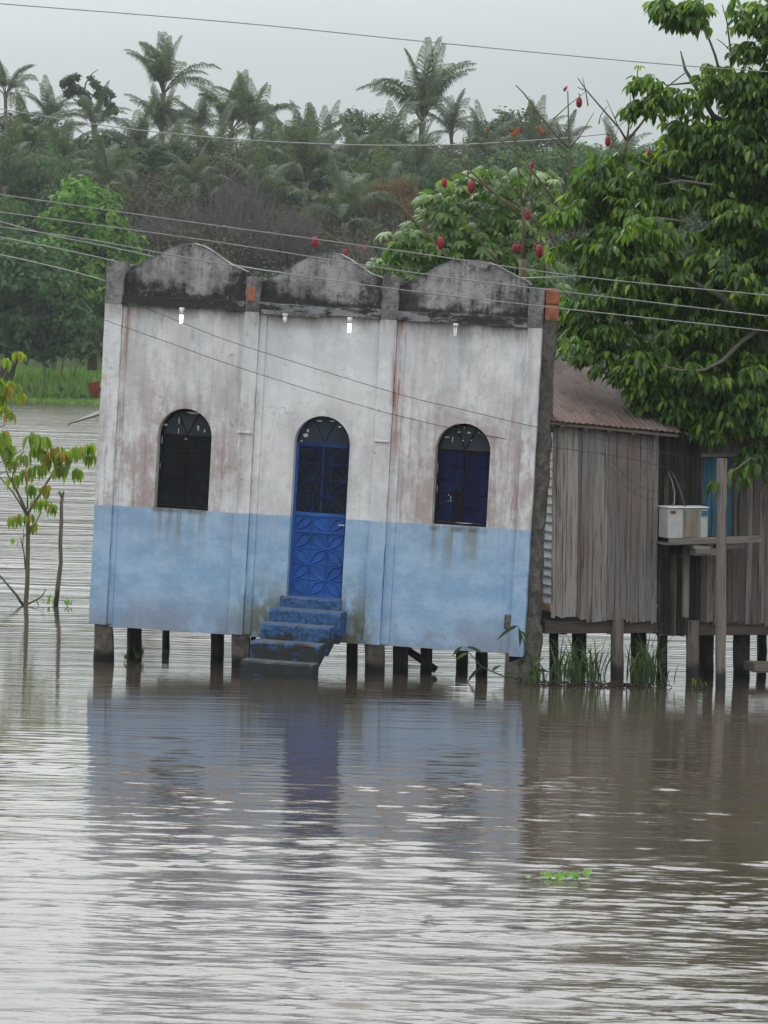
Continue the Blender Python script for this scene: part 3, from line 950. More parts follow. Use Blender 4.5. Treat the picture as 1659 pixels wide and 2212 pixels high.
far_tree(-90, 560, 260, 330, 228, 'mid', 'mid green tree outside the left edge on the far bank')

# clumpy open tree on the skyline
def clump_tree():
    Y = 298; b = at(205, 300, Y)
    zg = float(hgt(np.array(b.x), np.array(float(Y))))
    o = empty('skyline_tree', Vector((b.x, Y, zg)), 'open tree with separate round leaf clumps against the sky left of the tallest palm', 'tree')
    mb = MB(); loc = lambda u, v, d=0: at(u, v, Y+d) - Vector((b.x, Y, zg))
    for pts, rr in (([(205,420),(203,300),(200,270),(190,230),(165,190)], .16), ([(200,270),(180,215),(185,180),(200,158),(212,150)], .08),
                    ([(200,268),(225,245),(240,215),(232,195)], .09), ([(195,245),(160,215),(145,185)], .07), ([(205,262),(240,245),(252,232)], .05)):
        q = [loc(*p) for p in pts]
        mb.tube(q, [rr*(1-.7*i/(len(q)-1)) for i in range(len(q))], 5)
    mb.build('trunk', BARKG, o)
    bl = []
    for u, v, rp in ((140,180,11),(152,170,10),(165,165,8),(158,190,12),(146,200,9),(172,196,11),(186,208,11),(205,180,8),(214,192,9),(228,196,10),(240,205,8),(222,214,9),(238,228,10),(246,238,9),(210,206,8),(190,222,9),(176,222,8),(230,244,8),(196,168,6)):
        c = loc(u, v, rng.uniform(-.6, .6)); q = rp*1.25*Y/FPX
        bl.append((c.x, c.y, c.z, q, q, q*.8))
    link('crown', tree_crown(bl, 3000, .22, 9, L_DARK, gap=0.0, inner=.2), o)
clump_tree()

# bare shrubs
def twig_bush(u, v0, v1, wpx, Y, label, seed, n=70):
    r = np.random.RandomState(seed); b = at(u, v1, Y)
    zg = float(hgt(np.array(b.x), np.array(float(Y)))); H_ = (v1-v0)*Y/FPX; Wd = wpx*Y/FPX/2
    o = empty('bare_shrub', Vector((b.x, Y, zg)), label, 'shrub')
    mb = MB(); z0 = b.z - zg
    mb.tube([(0, 0, -.4), (0, 0, max(.2, z0+.2))], [.14, .10], 5)
    for i in range(n):
        a = r.rand()*6.28; q = r.rand()**.6
        e = Vector((cos(a)*Wd*q, sin(a)*Wd*q, z0 + H_*(1-.55*q*q)*(.75+.25*r.rand())))
        s = Vector((cos(a)*Wd*.1*q, sin(a)*Wd*.1, z0 + .1*H_*r.rand()))
        m_ = s.lerp(e, .5) + Vector((cos(a)*Wd*.12, sin(a)*Wd*.12, -.05*H_))
        mb.tube([s, m_, e], [.05, .032, .010], 3, cap=False)
        for k in range(7):
            t = .35 + .6*r.rand(); p = m_.lerp(e, (t-.5)*2) if t > .5 else s.lerp(m_, t*2)
            d = Vector((r.normal(), r.normal(), 1.2+abs(r.normal()))).normalized()*(.5+.7*r.rand())
            mb.tube([p, p+d*.6+Vector((.03, 0, 0)), p+d], [.020, .014, .006], 3, cap=False)
    mb.build('branches', TWIG, o)
twig_bush(510, 355, 600, 230, 246, 'bare grey shrub on the slope between the left and middle arches', 1, 150)
twig_bush(400, 420, 600, 160, 247, 'bare shrub just left of the larger grey one above the left arch', 2, 70)
twig_bush(630, 440, 600, 170, 243, 'bare shrub above the left end of the middle arch', 3, 80)
twig_bush(320, 430, 620, 150, 244, 'bare shrub right of the bright green bank tree', 4, 60)
twig_bush(760, 520, 620, 120, 240, 'bare shrub behind the right slope of the middle arch', 5, 50)

# bank grass, far
def blades(name, n, area, hrange, wid, mat, seed, zf, lean=.35, seg=False):
    r = np.random.RandomState(seed)
    x = r.uniform(area[0], area[1], n); y = r.uniform(area[2], area[3], n)
    z = zf(x, y); P = np.stack([x, y, z], 1)
    D = unit(np.stack([r.normal(0, lean, n), r.normal(0, lean, n), np.ones(n)], 1))
    Nn = unit(r.normal(size=(n, 3))*np.array([1, 1, .1]) + np.array([0, -1, 0]))
    L = r.uniform(*hrange, n)
    V, F = scatter(LEAF2, P, D, Nn, L, np.full(n, wid))
    return np_mesh(name, V, F, mat)
o = link('grass', blades('grass', 9000, (-26, -6, 213.3, 228), (.5, 1.2), .16, L_BANK, 3, lambda x, y: hgt(x, y)-.05))
tag(o, 'tall bright green grass along the far bank at left', 'grass', kind='stuff')
o = link('grass', blades('grass', 7000, (-5.9, 40, 213.3, 226), (.5, 1.2), .18, L_BANK, 4, lambda x, y: hgt(x, y)-.05))
tag(o, 'tall grass along the far bank behind the buildings', 'grass', kind='stuff')
o = link('water_weed', blades('water_weed', 3000, (-24, -8, 209.5, 214), (.12, .35), .2, L_BANK, 5, lambda x, y: np.zeros_like(x)-.05, lean=.9))
tag(o, 'low floating weed mat at the waterline of the far bank', 'water weed', kind='stuff')

def Z8(x, y): return x*.2929, 702+y*.2929
def far_post(a, b, r0, label, name='fence_post'):
    A = at(*Z8(*a), 216); B = at(*Z8(*b), 216)
    mb = MB(); d = A - B
    o = empty(name, Vector((B.x, B.y, B.z)), label, 'post')
    mb.tube([(0, 0, -.5), (0, 0, 0), d*.5+Vector((.04, 0, 0)), d], [r0, r0, r0*.9, r0*.8], 6, jit=.2)
    mb.build('shaft', BARKG, o)
far_post((318, 180), (328, 440), .055, 'thin dark stake with leaves at its top on the grassy bank')
far_post((462, 165), (452, 400), .05, 'thin crooked stake in the middle of the grassy bank')
far_post((565, 300), (515, 420), .04, 'short leaning stake on the bank near the facade')
far_post((690, 372), (590, 432), .085, 'pale log lying slanted in the bank grass beside the facade', 'fallen_log')
bl = []
far_sap = at(*Z8(330, 190), 215.8)
o = empty('bank_sapling', Vector((far_sap.x, far_sap.y, .4)), 'small broad-leaved sapling on the grassy bank', 'sapling')
link('crown', tree_crown([(0, 0, far_sap.z-.4, .9, .5, .35), (.5, 0, far_sap.z-.1, .5, .4, .25), (-.5, 0, far_sap.z-.5, .5, .4, .25)], 260, .34, 17, L_BRIGHT, gap=0, inner=.1), o)
MB().tube([(0, .1, -.4), (0, .1, far_sap.z-.4)], .035, 5).build('trunk', BARKG, o)

# ================================================================== the chapel
CM = frame(at(200, 1350, 61.2), -13, 1.7)
CF = inframe(CM)
chapel = empty('chapel', CM, 'leaning white and blue chapel facade with three scalloped gables, standing on stilts in the flood', 'chapel')
def arc(cx, zs, r, n=16, a0=0, a1=180):
    return [(cx + r*cos(rad(a0+(a1-a0)*i/n)), zs + r*sin(rad(a0+(a1-a0)*i/n))) for i in range(n+1)]
def arch_poly(x0, x1, z0, zs, n=16):
    cx = (x0+x1)/2; r = (x1-x0)/2
    return [(x0, z0), (x1, z0)] + [(cx + r*cos(pi*i/n), zs + (r*.98)*sin(pi*i/n)) for i in range(n+1)]
WIN = {0: (0.77, 1.52, 1.635, 2.62), 1: (2.66, 3.42, 0.57, 2.63), 2: (4.585, 5.325, 1.665, 2.66)}
BAY = [(0.20, 1.90), (2.10, 3.76), (3.98, 5.74)]
T = 0.19       # wall thickness
for i, (a, b) in enumerate(BAY):
    z0 = [-0.005, 0.0, 0.015][i]
    outer = [(a, z0), (b, z0 + .01), (b, 4.33), (a, 4.33)]
    hole = arch_poly(*WIN[i])
    if i == 1:
        hole = hole
    MB().prism_y(outer, 0, T, [hole]).build('wall_panel', WALL, chapel)
# jambs get rough edges from the bump; pilasters
PIL = [(-0.04, 0.20, 'l'), (1.90, 2.10, 'm'), (3.76, 3.98, 'm'), (5.74, 5.93, 'r')]
tops = [4.90, 4.80, 4.89, 4.86]
def rough_col(mb, x0, x1, y0, y1, z0, z1, n=26, j=.008, seed=0):
    r = random.Random(seed)
    rings = []
    for i in range(n+1):
        z = z0 + (z1-z0)*i/n
        rings.append([(x0 + r.uniform(-j, j), y0, z), (x1 + r.uniform(-j, j), y0, z), (x1 + r.uniform(-j, j), y1, z), (x0 + r.uniform(-j, j), y1, z)])
    vs = [p for q in rings for p in q]; fs = [(0, 3, 2, 1), (n*4, n*4+1, n*4+2, n*4+3)]
    for i in range(n):
        for k in range(4):
            fs.append((i*4+k, i*4+(k+1) % 4, i*4+4+(k+1) % 4, i*4+4+k))
    return mb.add(vs, fs)
for i, (a, b, _) in enumerate(PIL):
    mb = MB(); rough_col(mb, a, b, -.062, T+.02, 0.02 if i < 3 else 0.0, 4.33, j=.005, seed=i)
    mb.build('pilaster', WALL, chapel)
    mb = MB(); rough_col(mb, a+.0, b-.0, -.066, T+.018, 4.334, tops[i], n=8, j=.008, seed=i+9)
    mb.build('pilaster_head', EDGEC, chapel)
# narrow raised strips beside the pilasters
MB().box(0.203, 0.27, -.018, -.001, 0.03, 4.30, .004).build('wall_strip', WALL, chapel)
MB().box(2.103, 2.20, -.022, -.001, 0.03, 4.30, .004).build('wall_strip', WALL, chapel)
MB().box(3.983, 4.10, -.018, -.001, 0.03, 4.30, .004).build('wall_strip', WALL, chapel)
MB().box(5.62, 5.737, -.018, -.001, 0.03, 4.30, .004).build('wall_strip', WALL, chapel)
# small ledges on the two middle pilasters
MB().box(1.885, 2.08, -.085, -.048, 2.705, 2.735, .006).build('ledge', WALL, chapel)
MB().box(3.765, 3.96, -.085, -.048, 2.705, 2.735, .006).build('ledge', WALL, chapel)
# cornices: an uneven band in each bay
for i, (a, b) in enumerate(BAY):
    n = 14; r = random.Random(50+i); ph = r.random()*3
    bot = [4.335 + .010*sin(ph+k*.7) + r.uniform(-.006, .006) for k in range(n+1)]
    top = [4.455 + .008*sin(ph+k*.5) + r.uniform(-.007, .007) for k in range(n+1)]
    poly = [(a+.002+(b-a-.004)*k/n, bot[k]) for k in range(n+1)] + [(a+.002+(b-a-.004)*k/n, top[k]) for k in range(n, -1, -1)]
    MB().prism_y(poly, -.095, T+.01).build('cornice', CORN, chapel)
MB().prism_y([(2.14, 4.315), (2.95, 4.305), (2.95, 4.36), (2.14, 4.37)], -.118, -.097).build('cornice_lip', EDGEC, chapel)
# scalloped gables read off the photograph
GAB = [
 [(262,590),(285,575),(300,572),(325,560),(350,547),(372,535),(395,528),(418,527),(438,532),(455,542),(480,560),(505,576),(528,589)],
 [(568,606),(590,600),(610,590),(630,577),(648,565),(668,555),(690,549),(715,547),(735,550),(755,562),(778,578),(800,592),(816,602)],
 [(862,614),(885,607),(910,597),(932,584),(952,573),(975,565),(1000,562),(1030,563),(1058,569),(1085,582),(1112,596),(1138,608),(1160,618)]]
for i, (a, b) in enumerate(BAY):
    pts = [CF(u, v) for u, v in GAB[i]]
    top = [(min(max(p.x, a+.002), b-.002), p.z) for p in pts]
    top[0] = (a+.002, top[0][1]-.02); top[-1] = (b-.002, top[-1][1])
    sm = []
    for k in range(len(top)-1):
        for t in (0, .5): sm.append((top[k][0]*(1-t)+top[k+1][0]*t, top[k][1]*(1-t)+top[k+1][1]*t + rng.uniform(-.003, .003)))
    sm.append(top[-1])
    poly = [(a+.002, 4.46), (b-.002, 4.46)] + sm[::-1]
    MB().prism_y(poly, .0, .15).build('gable', PARA, chapel)
    cap = MB()
    for k in range(len(sm)-1):
        (xa, za), (xb, zb) = sm[k], sm[k+1]
        cap.add([(xa, -.006, za-.002), (xa, .156, za-.002), (xa, .156, za+.012), (xa, -.006, za+.012), (xb, -.006, zb-.002), (xb, .156, zb-.002), (xb, .156, zb+.012), (xb, -.006, zb+.012)],
                [(0,4,5,1),(1,5,6,2),(2,6,7,3),(3,7,4,0)])
    cap.build('coping', EDGEC, chapel)
# exposed clay bricks
def brick(x0, x1, y0, y1, z0, z1, ribs=5):
    mb = MB(); mb.box(x0, x1, y0+.006, y1, z0, z1, .004)
    w_ = (x1-x0)/ribs
    for k in range(ribs):
        mb.box(x0+k*w_+w_*.12, x0+(k+1)*w_-w_*.12, y0, y0+.0055, z0+.004, z1-.004)
    return mb.build('brick', BRICK, chapel)
brick(1.935, 2.03, -.082, -.067, 4.47, 4.66, 3)
# far right column of bare masonry, with hollow bricks on top
mb = MB()
def xr(z): return 6.085 + .03*(z < .4) + .012*sin(z*3)
r_ = random.Random(4); ringsn = 60; vs = []; fs = []
for i in range(ringsn+1):
    z = -0.9 + (4.44+0.9)*i/ringsn
    j = lambda k=.009: r_.uniform(-k, k)
    xl = 5.934 - (.22 if z < 0.0 else 0)*min(1, -z/.05 if z < 0 else 0)
    vs += [(xl, .03+j(.004), z), (xr(z)+j()-.03, .02+j(), z), (xr(z)+j(), .06+j(), z), (xr(z)-.02+j(), .33, z), (xl, .33, z)]
for i in range(ringsn):
    for k in range(5):
        fs.append((i*5+k, i*5+(k+1) % 5, i*5+5+(k+1) % 5, i*5+5+k))
fs.append((0, 4, 3, 2, 1)); fs.append(tuple(ringsn*5+k for k in range(5)))
mb.add(vs, fs); mb.build('masonry_column', CONC, chapel)
brick(5.945, 6.10, .02, .19, 4.66, 4.86, 6)
brick(5.945, 6.10, .02, .19, 4.455, 4.645, 6)
MB().box(5.95, 6.09, .04, .19, 4.646, 4.659).build('mortar', CONC, chapel)
# rough loose block low on the right bay
p = CF(1100, 1342)
MB().box(p.x-.06, p.x+.05, -.05, -.002, p.z-.10, p.z+.09, .012).build('loose_block', CONC, chapel)

# ---- windows and door
def petal(mb, cx, cz, dx, dz, y, w_=.30, r=.0075):
    """two bars bowing out from a centre to a corner: one petal outline"""
    L = sqrt(dx*dx+dz*dz); ux, uz = dx/L, dz/L
    for s in (-1, 1):
        pts = [(cx, y, cz)]
        for t, q in ((.28, .62), (.62, .95), (1.0, 0)):
            o_ = s*w_*L*.5*q
            pts.append((cx+dx*t-uz*o_, y, cz+dz*t+ux*o_))
        mb.tube(pts, r, 4, smooth=False)
def grille(parent, x0, x1, z0, z1, rows, y, mat, r=.0065, off=0, name='grille_bar'):
    """grid of 3 columns with petals round alternate crossings; every bar is a part"""
    cols = 3; dx = (x1-x0)/cols; dz = (z1-z0)/rows
    for i in range(1, cols):
        MB().tube([(x0+i*dx, y, z0), (x0+i*dx, y, z1)], r*.8, 4, smooth=False).build(name, mat, parent)
    for j in range(1, rows):
        MB().tube([(x0, y, z0+j*dz), (x1, y, z0+j*dz)], r*.8, 4, smooth=False).build(name, mat, parent)
    for i in range(cols):
        for j in range(rows):
            k = (i + j + off) % 2
            mb = MB()
            if k: petal(mb, x0+i*dx, z0+j*dz, dx, dz, y-.004, .42, r)
            else: petal(mb, x0+(i+1)*dx, z0+j*dz, -dx, dz, y-.004, .42, r)
            mb.build('petal_bar', mat, parent)
def framebar(parent, mat, x0, x1, y0, y1, z0, z1, name='frame_bar', b=.004):
    return MB().box(x0, x1, y0, y1, z0, z1, b).build(name, mat, parent)
def archband(x0, x1, zs, w_, y0, y1):
    cx = (x0+x1)/2; r = (x1-x0)/2; n = 14
    out = [(cx + (r)*cos(pi*i/n), zs + r*.98*sin(pi*i/n)) for i in range(n+1)]
    inn = [(cx + (r-w_)*cos(pi*i/n), zs + (r-w_)*.98*sin(pi*i/n)) for i in range(n, -1, -1)]
    return MB().prism_y(out+inn, y0, y1)
def putty(parent, pts, y, seed):
    r = random.Random(seed)
    for (x, z, sx, sz) in pts:
        n = 7; poly = [(x + sx*cos(2*pi*k/n)*r.uniform(.6, 1), z + sz*sin(2*pi*k/n)*r.uniform(.6, 1)) for k in range(n)]
        MB().prism_y(poly, y-.004, y).build('putty_patch', PLAST, parent)
def make_window(i, panes, fm, shade):
    x0, x1, z0, zs = WIN[i]
    # the steel frame sits back in the reveal, so the left jamb shows
    yb = .135
    wn_ = link('window', archband(x0+.004, x1-.004, zs, .03, yb, yb+.035).mesh('window', fm), chapel)
    wn_['label'] = ['arched window with black glass', '', 'arched window with a navy curtain behind its grille'][i]
    f1, f2 = x0+.004, x1-.004
    framebar(wn_, fm, f1, f1+.03, yb, yb+.035, z0+.002, zs)
    framebar(wn_, fm, f2-.03, f2, yb, yb+.035, z0+.002, zs)
    framebar(wn_, fm, f1+.031, f2-.031, yb-.004, yb+.03, zs-.03, zs+.012)
    framebar(wn_, fm, f1+.031, f2-.031, yb, yb+.03, z0+.002, z0+.035, name='sill_bar')
    mx = (f1+f2)/2
    framebar(wn_, fm, mx-.012, mx+.012, yb+.002, yb+.03, z0+.036, zs-.031, name='centre_bar')
    for sx in (-1, 1):
        MB().tube([(mx, yb+.01, zs+.01), (mx+sx*.15, yb+.01, zs+.31)], .008, 4, smooth=False).build('fan_bar', fm, wn_)
    # transom glass, lower panes
    seg = [(mx + (f2-mx-.031)*cos(pi*k/14), zs+.013 + (f2-mx-.045)*sin(pi*k/14)) for k in range(15)]
    MB().prism_y(seg, yb+.020, yb+.026).build('transom_pane', GLASST, wn_)
    for a, b in ((f1+.031, mx-.013), (mx+.013, f2-.031)):
        MB().prism_y([(a, z0+.036), (b, z0+.036), (b, zs-.031), (a, zs-.031)], yb+.022, yb+.028).build('pane', panes, wn_)
    grille(wn_, f1+.031, f2-.031, z0+.04, zs-.035, 5, yb-.001, fm, .005)
    return wn_
wA = make_window(0, GLASSD, IRON, False)
putty(wA, [(1.29, 2.73, .018, .05), (1.38, 2.70, .014, .028), (1.02, 2.82, .008, .07), (1.02, 2.68, .007, .05), (1.22, 2.93, .12, .018), (.84, 2.75, .03, .02), (.80, 2.55, .006, .07), (.79, 2.2, .004, .05), (1.13, 2.575, .03, .008)], .132, 1)
wC = make_window(2, CURT, IRON, False)
putty(wC, [(4.93, 2.96, .012, .016), (4.86, 2.90, .025, .014), (5.0, 2.90, .03, .018), (4.78, 2.80, .008, .05), (4.70, 2.82, .045, .012), (4.92, 2.79, .015, .01), (5.03, 2.80, .018, .01), (5.13, 2.91, .012, .008), (4.79, 1.98, .06, .004), (4.80, 2.02, .005, .04), (4.60, 2.4, .005, .12), (4.61, 2.13, .006, .06), (4.77, 2.06, .006, .02), (5.0, 1.70, .16, .006)], .126, 2)
# torn dark gap in the curtain
MB().prism_y([(4.83, 1.71), (4.945, 1.71), (4.94, 2.02), (4.90, 2.2), (4.86, 2.02), (4.82, 1.9)], .152, .156).build('curtain_gap', GLASSD, wC)

# the door
x0, x1, z0, zs = WIN[1]
yb = .115
f1, f2 = x0+.004, x1-.004; mx = (f1+f2)/2
door = link('door', MB().prism_y([(f1+.037, z0+.03), (f2-.037, z0+.03), (f2-.037, 1.66), (f1+.037, 1.66)], yb+.02, yb+.032).mesh('door', BLUEP), chapel)
door['label'] = 'arched steel door, bright blue below and glazed above'
framebar(door, BLUEP, f1, f1+.035, yb, yb+.04, z0+.002, zs)
framebar(door, BLUED, f2-.035, f2, yb, yb+.04, z0+.002, zs)
framebar(door, BLUED, f1+.036, f2-.036, yb-.006, yb+.036, zs-.045, zs+.02)
framebar(door, BLUEP, f1+.036, f2-.036, yb-.004, yb+.018, 1.655, 1.705)
framebar(door, BLUEP, f1+.036, f2-.036, yb-.004, yb+.018, 1.432, 1.462)
framebar(door, BLUEP, f1+.036, f2-.036, yb-.004, yb+.018, z0+.004, z0+.03)
framebar(door, BLUED, mx-.016, mx+.016, yb+.004, yb+.03, 1.706, zs-.046, name='centre_bar')
archband(f1, f2, zs+.002, .025, yb, yb+.035).build('arch_frame', BLUED, door)
for sx in (-1, 1):
    MB().tube([(mx, yb+.01, zs+.02), (mx+sx*.15, yb+.01, zs+.31)], .009, 4, smooth=False).build('fan_bar', BLUED, door)
seg = [(mx + (f2-mx-.028)*cos(pi*k/14), zs+.021 + (f2-mx-.052)*sin(pi*k/14)) for k in range(15)]
MB().prism_y(seg, yb+.020, yb+.026).build('transom_pane', GLASST, door)
for a, b in ((f1+.036, mx-.017), (mx+.017, f2-.036)):
    MB().prism_y([(a, 1.706), (b, 1.706), (b, zs-.046), (a, zs-.046)], yb+.024, yb+.03).build('pane', GLASSD, door)
grille(door, f1+.037, f2-.037, 1.708, zs-.048, 4, yb, BLUED, .0055)
grille(door, f1+.037, f2-.037, 1.463, 1.655, 1, yb+.012, BLUEP, .010, off=1)
grille(door, f1+.037, f2-.037, z0+.032, 1.43, 4, yb+.012, BLUEP, .010)
h_ = MB().box(f2-.115, f2-.035, yb-.045, yb-.03, 1.555, 1.572, .004); h_.box(f2-.05, f2-.03, yb-.04, yb, 1.55, 1.578, .003)
h_.build('handle', STEEL, door)
putty(door, [(mx-.26, zs+.10, .05, .035), (mx-.23, zs+.16, .02, .03), (mx-.08, zs+.30, .05, .014), (mx+.10, zs+.31, .05, .012), (mx+.2, zs+.24, .03, .014), (mx-.31, zs+.02, .02, .02)], yb-.002, 3)
MB().box(f1, f2, -.01, .113, z0-.03, z0+.001, .005).build('threshold', CONC, chapel)

# ---- stairs: each step read off at its own depth
steps = empty('stairs', CM, 'five blue-painted concrete steps, mossy and worn, going down into the water from the chapel door', 'stairs')
SP = [(605, 735, 1291, 1313, -.10), (582, 737, 1318, 1347, -.40), (563, 712, 1350, 1385, -.72), (541, 690, 1388, 1425, -1.06), (520, 676, 1430, 1462, -1.36)]
prev_y = .0
for k, (ul, ur, vt, vb, yy) in enumerate(SP):
    a = CF(ul, vt, yy); b = CF(ur, vt, yy); zt = (a.z+b.z)/2
    zb_ = CF((ul+ur)/2, vb+10, yy).z
    if k == 4: zb_ = -1.0
    n = 10; mb = MB(); r = random.Random(70+k)
    # top with a worn, slightly uneven nosing; the underside slopes with the flight
    vs = []; 
    for i in range(n+1):
        x = a.x + (b.x-a.x)*i/n; jz = r.uniform(-.008, .006); jy = r.uniform(-.012, .008)
        cz = -.03 if i in (0, n) else 0
        back = prev_y + .04
        und = lambda y_: .20 + .45*y_
        zb_ = und(yy) if k < 4 else -1.0
        lowb = und(back) if k < 4 else -.9
        vs += [(x, yy+jy+.012, zb_), (x, yy+jy+r.uniform(-.004, .004), zt-.028+cz+jz), (x, yy+.022+jy, zt+jz+cz*.4), (x, back, zt+jz*.3), (x, back, lowb)]
    fs = [(4, 3, 2, 1, 0), tuple(n*5+q for q in range(5))]
    for i in range(n):
        for q in range(5):
            fs.append((i*5+q, i*5+(q+1) % 5, i*5+5+(q+1) % 5, i*5+5+q))
    mb.add(vs, fs); mb.build('step', STEP, steps)
    prev_y = yy

# ---- floor slab, stilts and the low body behind the facade
MB().box(0.05, 4.4, T+.03, 3.2, .12, .2, .01).build('floor_slab', CONC, chapel)
MB().box(4.41, 5.90, T+.03, .9, .12, .2, .01).build('floor_slab', CONC, chapel)
for yj in (.35, 1.5, 2.9):
    MB().box(.1, 4.35, yj, yj+.12, .02, .117, .008).build('floor_beam', BEAM, chapel)
n_ = 17
for k in range(n_):
    zz = .21 + 2.97*k/n_
    MB().box(.10, .125, T+.03, 3.1, zz, zz+2.97/n_-.012).build('wall_board', WHITEB, chapel)
    MB().box(4.18, 4.205, T+.03, 3.1, zz, zz+2.97/n_-.012).build('wall_board', WHITEB, chapel)
    MB().box(.127, 4.178, 3.06, 3.085, zz, zz+2.97/n_-.012).build('wall_board', WHITEB, chapel)
def corr(x0, x1, ny, y0, z0, y1, z1, pitch=.076, amp=.012, ax='y'):
    """one corrugated sheet from (x, y0, z0) up to (x, y1, z1), ridges running up the slope"""
    mb = MB(); nx = int((x1-x0)/pitch*4); vs = []; fs = []
    for j in range(ny+1):
        t = j/ny
        for i in range(nx+1):
            x = x0+(x1-x0)*i/nx
            vs.append((x, y0+(y1-y0)*t, z0+(z1-z0)*t + amp*sin(2*pi*x/pitch)))
    for j in range(ny):
        for i in range(nx):
            q = j*(nx+1)+i; fs.append((q, q+1, q+nx+2, q+nx+1))
    b = len(vs); vs2 = [(x, y, z-.004) for x, y, z in vs]; m_ = len(vs)
    fs += [tuple(i+m_ for i in f[::-1]) for f in fs]
    for i in range(nx):
        fs.append((i, i+m_, i+1+m_, i+1)); q = ny*(nx+1)+i; fs.append((q, q+1, q+1+m_, q+m_))
    for j in range(ny):
        q = j*(nx+1); fs.append((q, q+nx+1, q+nx+1+m_, q+m_)); q += nx; fs.append((q, q+m_, q+nx+1+m_, q+nx+1))
    mb.add(vs + vs2, fs, False)
    return mb
Rz = Matrix.Rotation(rad(-90), 4, 'Z')
for s, (xe, xr2) in enumerate(((-.28, 2.12), (4.45, 2.14))):
    for k in range(3):
        ya = .26+k*.98
        mb = corr(0, .96, 1, 0, 0, abs(xe-xr2), .95)
        # local y of the sheet runs towards the ridge
        if s == 0: Mx = Matrix.Translation((xe, ya+.96, 3.14)) @ Matrix.Rotation(rad(-90), 4, 'Z')
        else: Mx = Matrix.Translation((xe, ya, 3.14)) @ Matrix.Rotation(rad(90), 4, 'Z')
        mb.build('roof_sheet', REDSH, chapel, Mx)
pA, pB = CF(192, 828, .30), CF(212, 855, .30)
MB().prism_y([(pA.x, pA.z), (pA.x+.03, pA.z-.12), (pB.x-.06, pB.z-.02), (pB.x+.02, pB.z-.03), (pB.x+.02, pA.z+.04)], .24, .26).build('barge_board', REDSH, chapel)
pA, pB = CF(156, 914, .5), CF(212, 888, .5)
mb = MB(); mb.add([(pA.x, .3, pA.z), (pB.x+.1, .3, pB.z-.02), (pB.x+.1, 1.3, pB.z+.12), (pA.x+.03, 1.3, pA.z+.12)] + [(pA.x, .3, pA.z-.02), (pB.x+.1, .3, pB.z-.05), (pB.x+.1, 1.3, pB.z+.10), (pA.x+.03, 1.3, pA.z+.10)],
                  [(0,1,2,3),(7,6,5,4),(0,4,5,1),(1,5,6,2),(2,6,7,3),(3,7,4,0)])
mb.build('side_awning', GREYSH, chapel)

def stilt(u0, u1, vt, vw, y, mat=None, parent=None, FR=None, name='stilt', flare=0, top_z=None, j=.006):
    FR = FR or CF; parent = parent or chapel
    a = FR(u0, vt, y); b = FR(u1, vt, y); c = FR((u0+u1)/2, vw, y)
    w_ = b.x-a.x; cx = (a.x+b.x)/2; zt = top_z if top_z is not None else a.z + .03
    mb = MB(); n = 9; vs = []; fs = []; zb2 = c.z - .9; sx = (c.x-cx)
    r = random.Random(int(u0*7))
    for i in range(n+1):
        t = i/n; z = zt + (zb2-zt)*t
        k_ = min(1, (zt-z)/max(.05, zt-c.z)); x_ = cx + sx*k_; ww = w_/2*(1 + flare*k_*.5); d_ = min(w_, .17)/2
        for q in range(8):
            an = 2*pi*q/8 + .39
            px = max(-1, min(1, cos(an)*1.25)); py = max(-1, min(1, sin(an)*1.25))
            vs.append((x_ + ww*px + r.uniform(-j, j), y + d_ + d_*py + r.uniform(-j, j), z))
    for i in range(n):
        for q in range(8): fs.append((i*8+q, i*8+(q+1) % 8, i*8+8+(q+1) % 8, i*8+8+q))
    fs.append(tuple(range(8))); fs.append(tuple(n*8+q for q in range(8)))
    mb.add(vs, fs)
    return mb.build(name, mat or STILT, parent)
# piers under the pilasters (masonry), then the dark wooden stilts
stilt(203, 238, 1350, 1428, -.03, PIER, name='pier', flare=.35, top_z=.02)
stilt(498, 536, 1372, 1438, -.03, PIER, name='pier', top_z=.02)
stilt(786, 827, 1385, 1462, -.03, PIER, name='pier', top_z=.02)
for u0, u1, vt, vw, y in ((272,301,1354,1424,.55),(453,479,1366,1420,.35),(541,551,1372,1418,1.1),(747,769,1385,1452,.30),(846,877,1393,1464,.22),(906,930,1396,1458,.35),
                          (984,1008,1398,1424,1.6),(1026,1050,1402,1455,.40),(1098,1122,1405,1468,.22),(640,660,1380,1415,1.6),(350,364,1360,1400,2.6)):
    stilt(u0, u1, vt, vw, y)
a = CF(866, 1396, .42); b = CF(940, 1448, .42)
MB().tube([(a.x, .48, a.z), (b.x, .48, b.z)], .05, 4, smooth=False).build('brace', STILT, chapel)

# ---- lamps under the cornice
def lamp(u, v0, v1, lit, kind):
    a = CF(u, v0, -.14); b = CF(u, v1, -.14)
    s_ = MB(); s_.tube([(a.x, -.14, 4.335), (a.x, -.14, a.z)], [.030, .024], 10)
    s_.box(a.x-.03, a.x+.03, -.16, -.097, 4.30, 4.333)
    so = s_.build('lamp_socket', SOCK, chapel)
    m_ = bulb_on if lit else BULB0
    if kind == 'spiral':
        mb = MB()
        for dx in (-.012, .012):
            mb.tube([(a.x+dx, -.14, a.z), (a.x+dx, -.14, b.z+.01), (a.x+dx*.4, -.14, b.z)], .0105 if not lit else .014, 8)
    else:
        mb = MB(); mb.ellipsoid((a.x, -.14, (a.z+b.z)/2), (.03, .03, (a.z-b.z)/2), 12, 8)
    bo = mb.build('bulb', m_, so)
    bo['label'] = 'lit white bulb' if lit else 'unlit bulb'
lamp(392, 680, 698, True, 'spiral')
lamp(755, 699, 718, True, 'spiral')
lamp(616, 682, 699, False, 'round')
lamp(984, 706, 727, False, 'spiral')

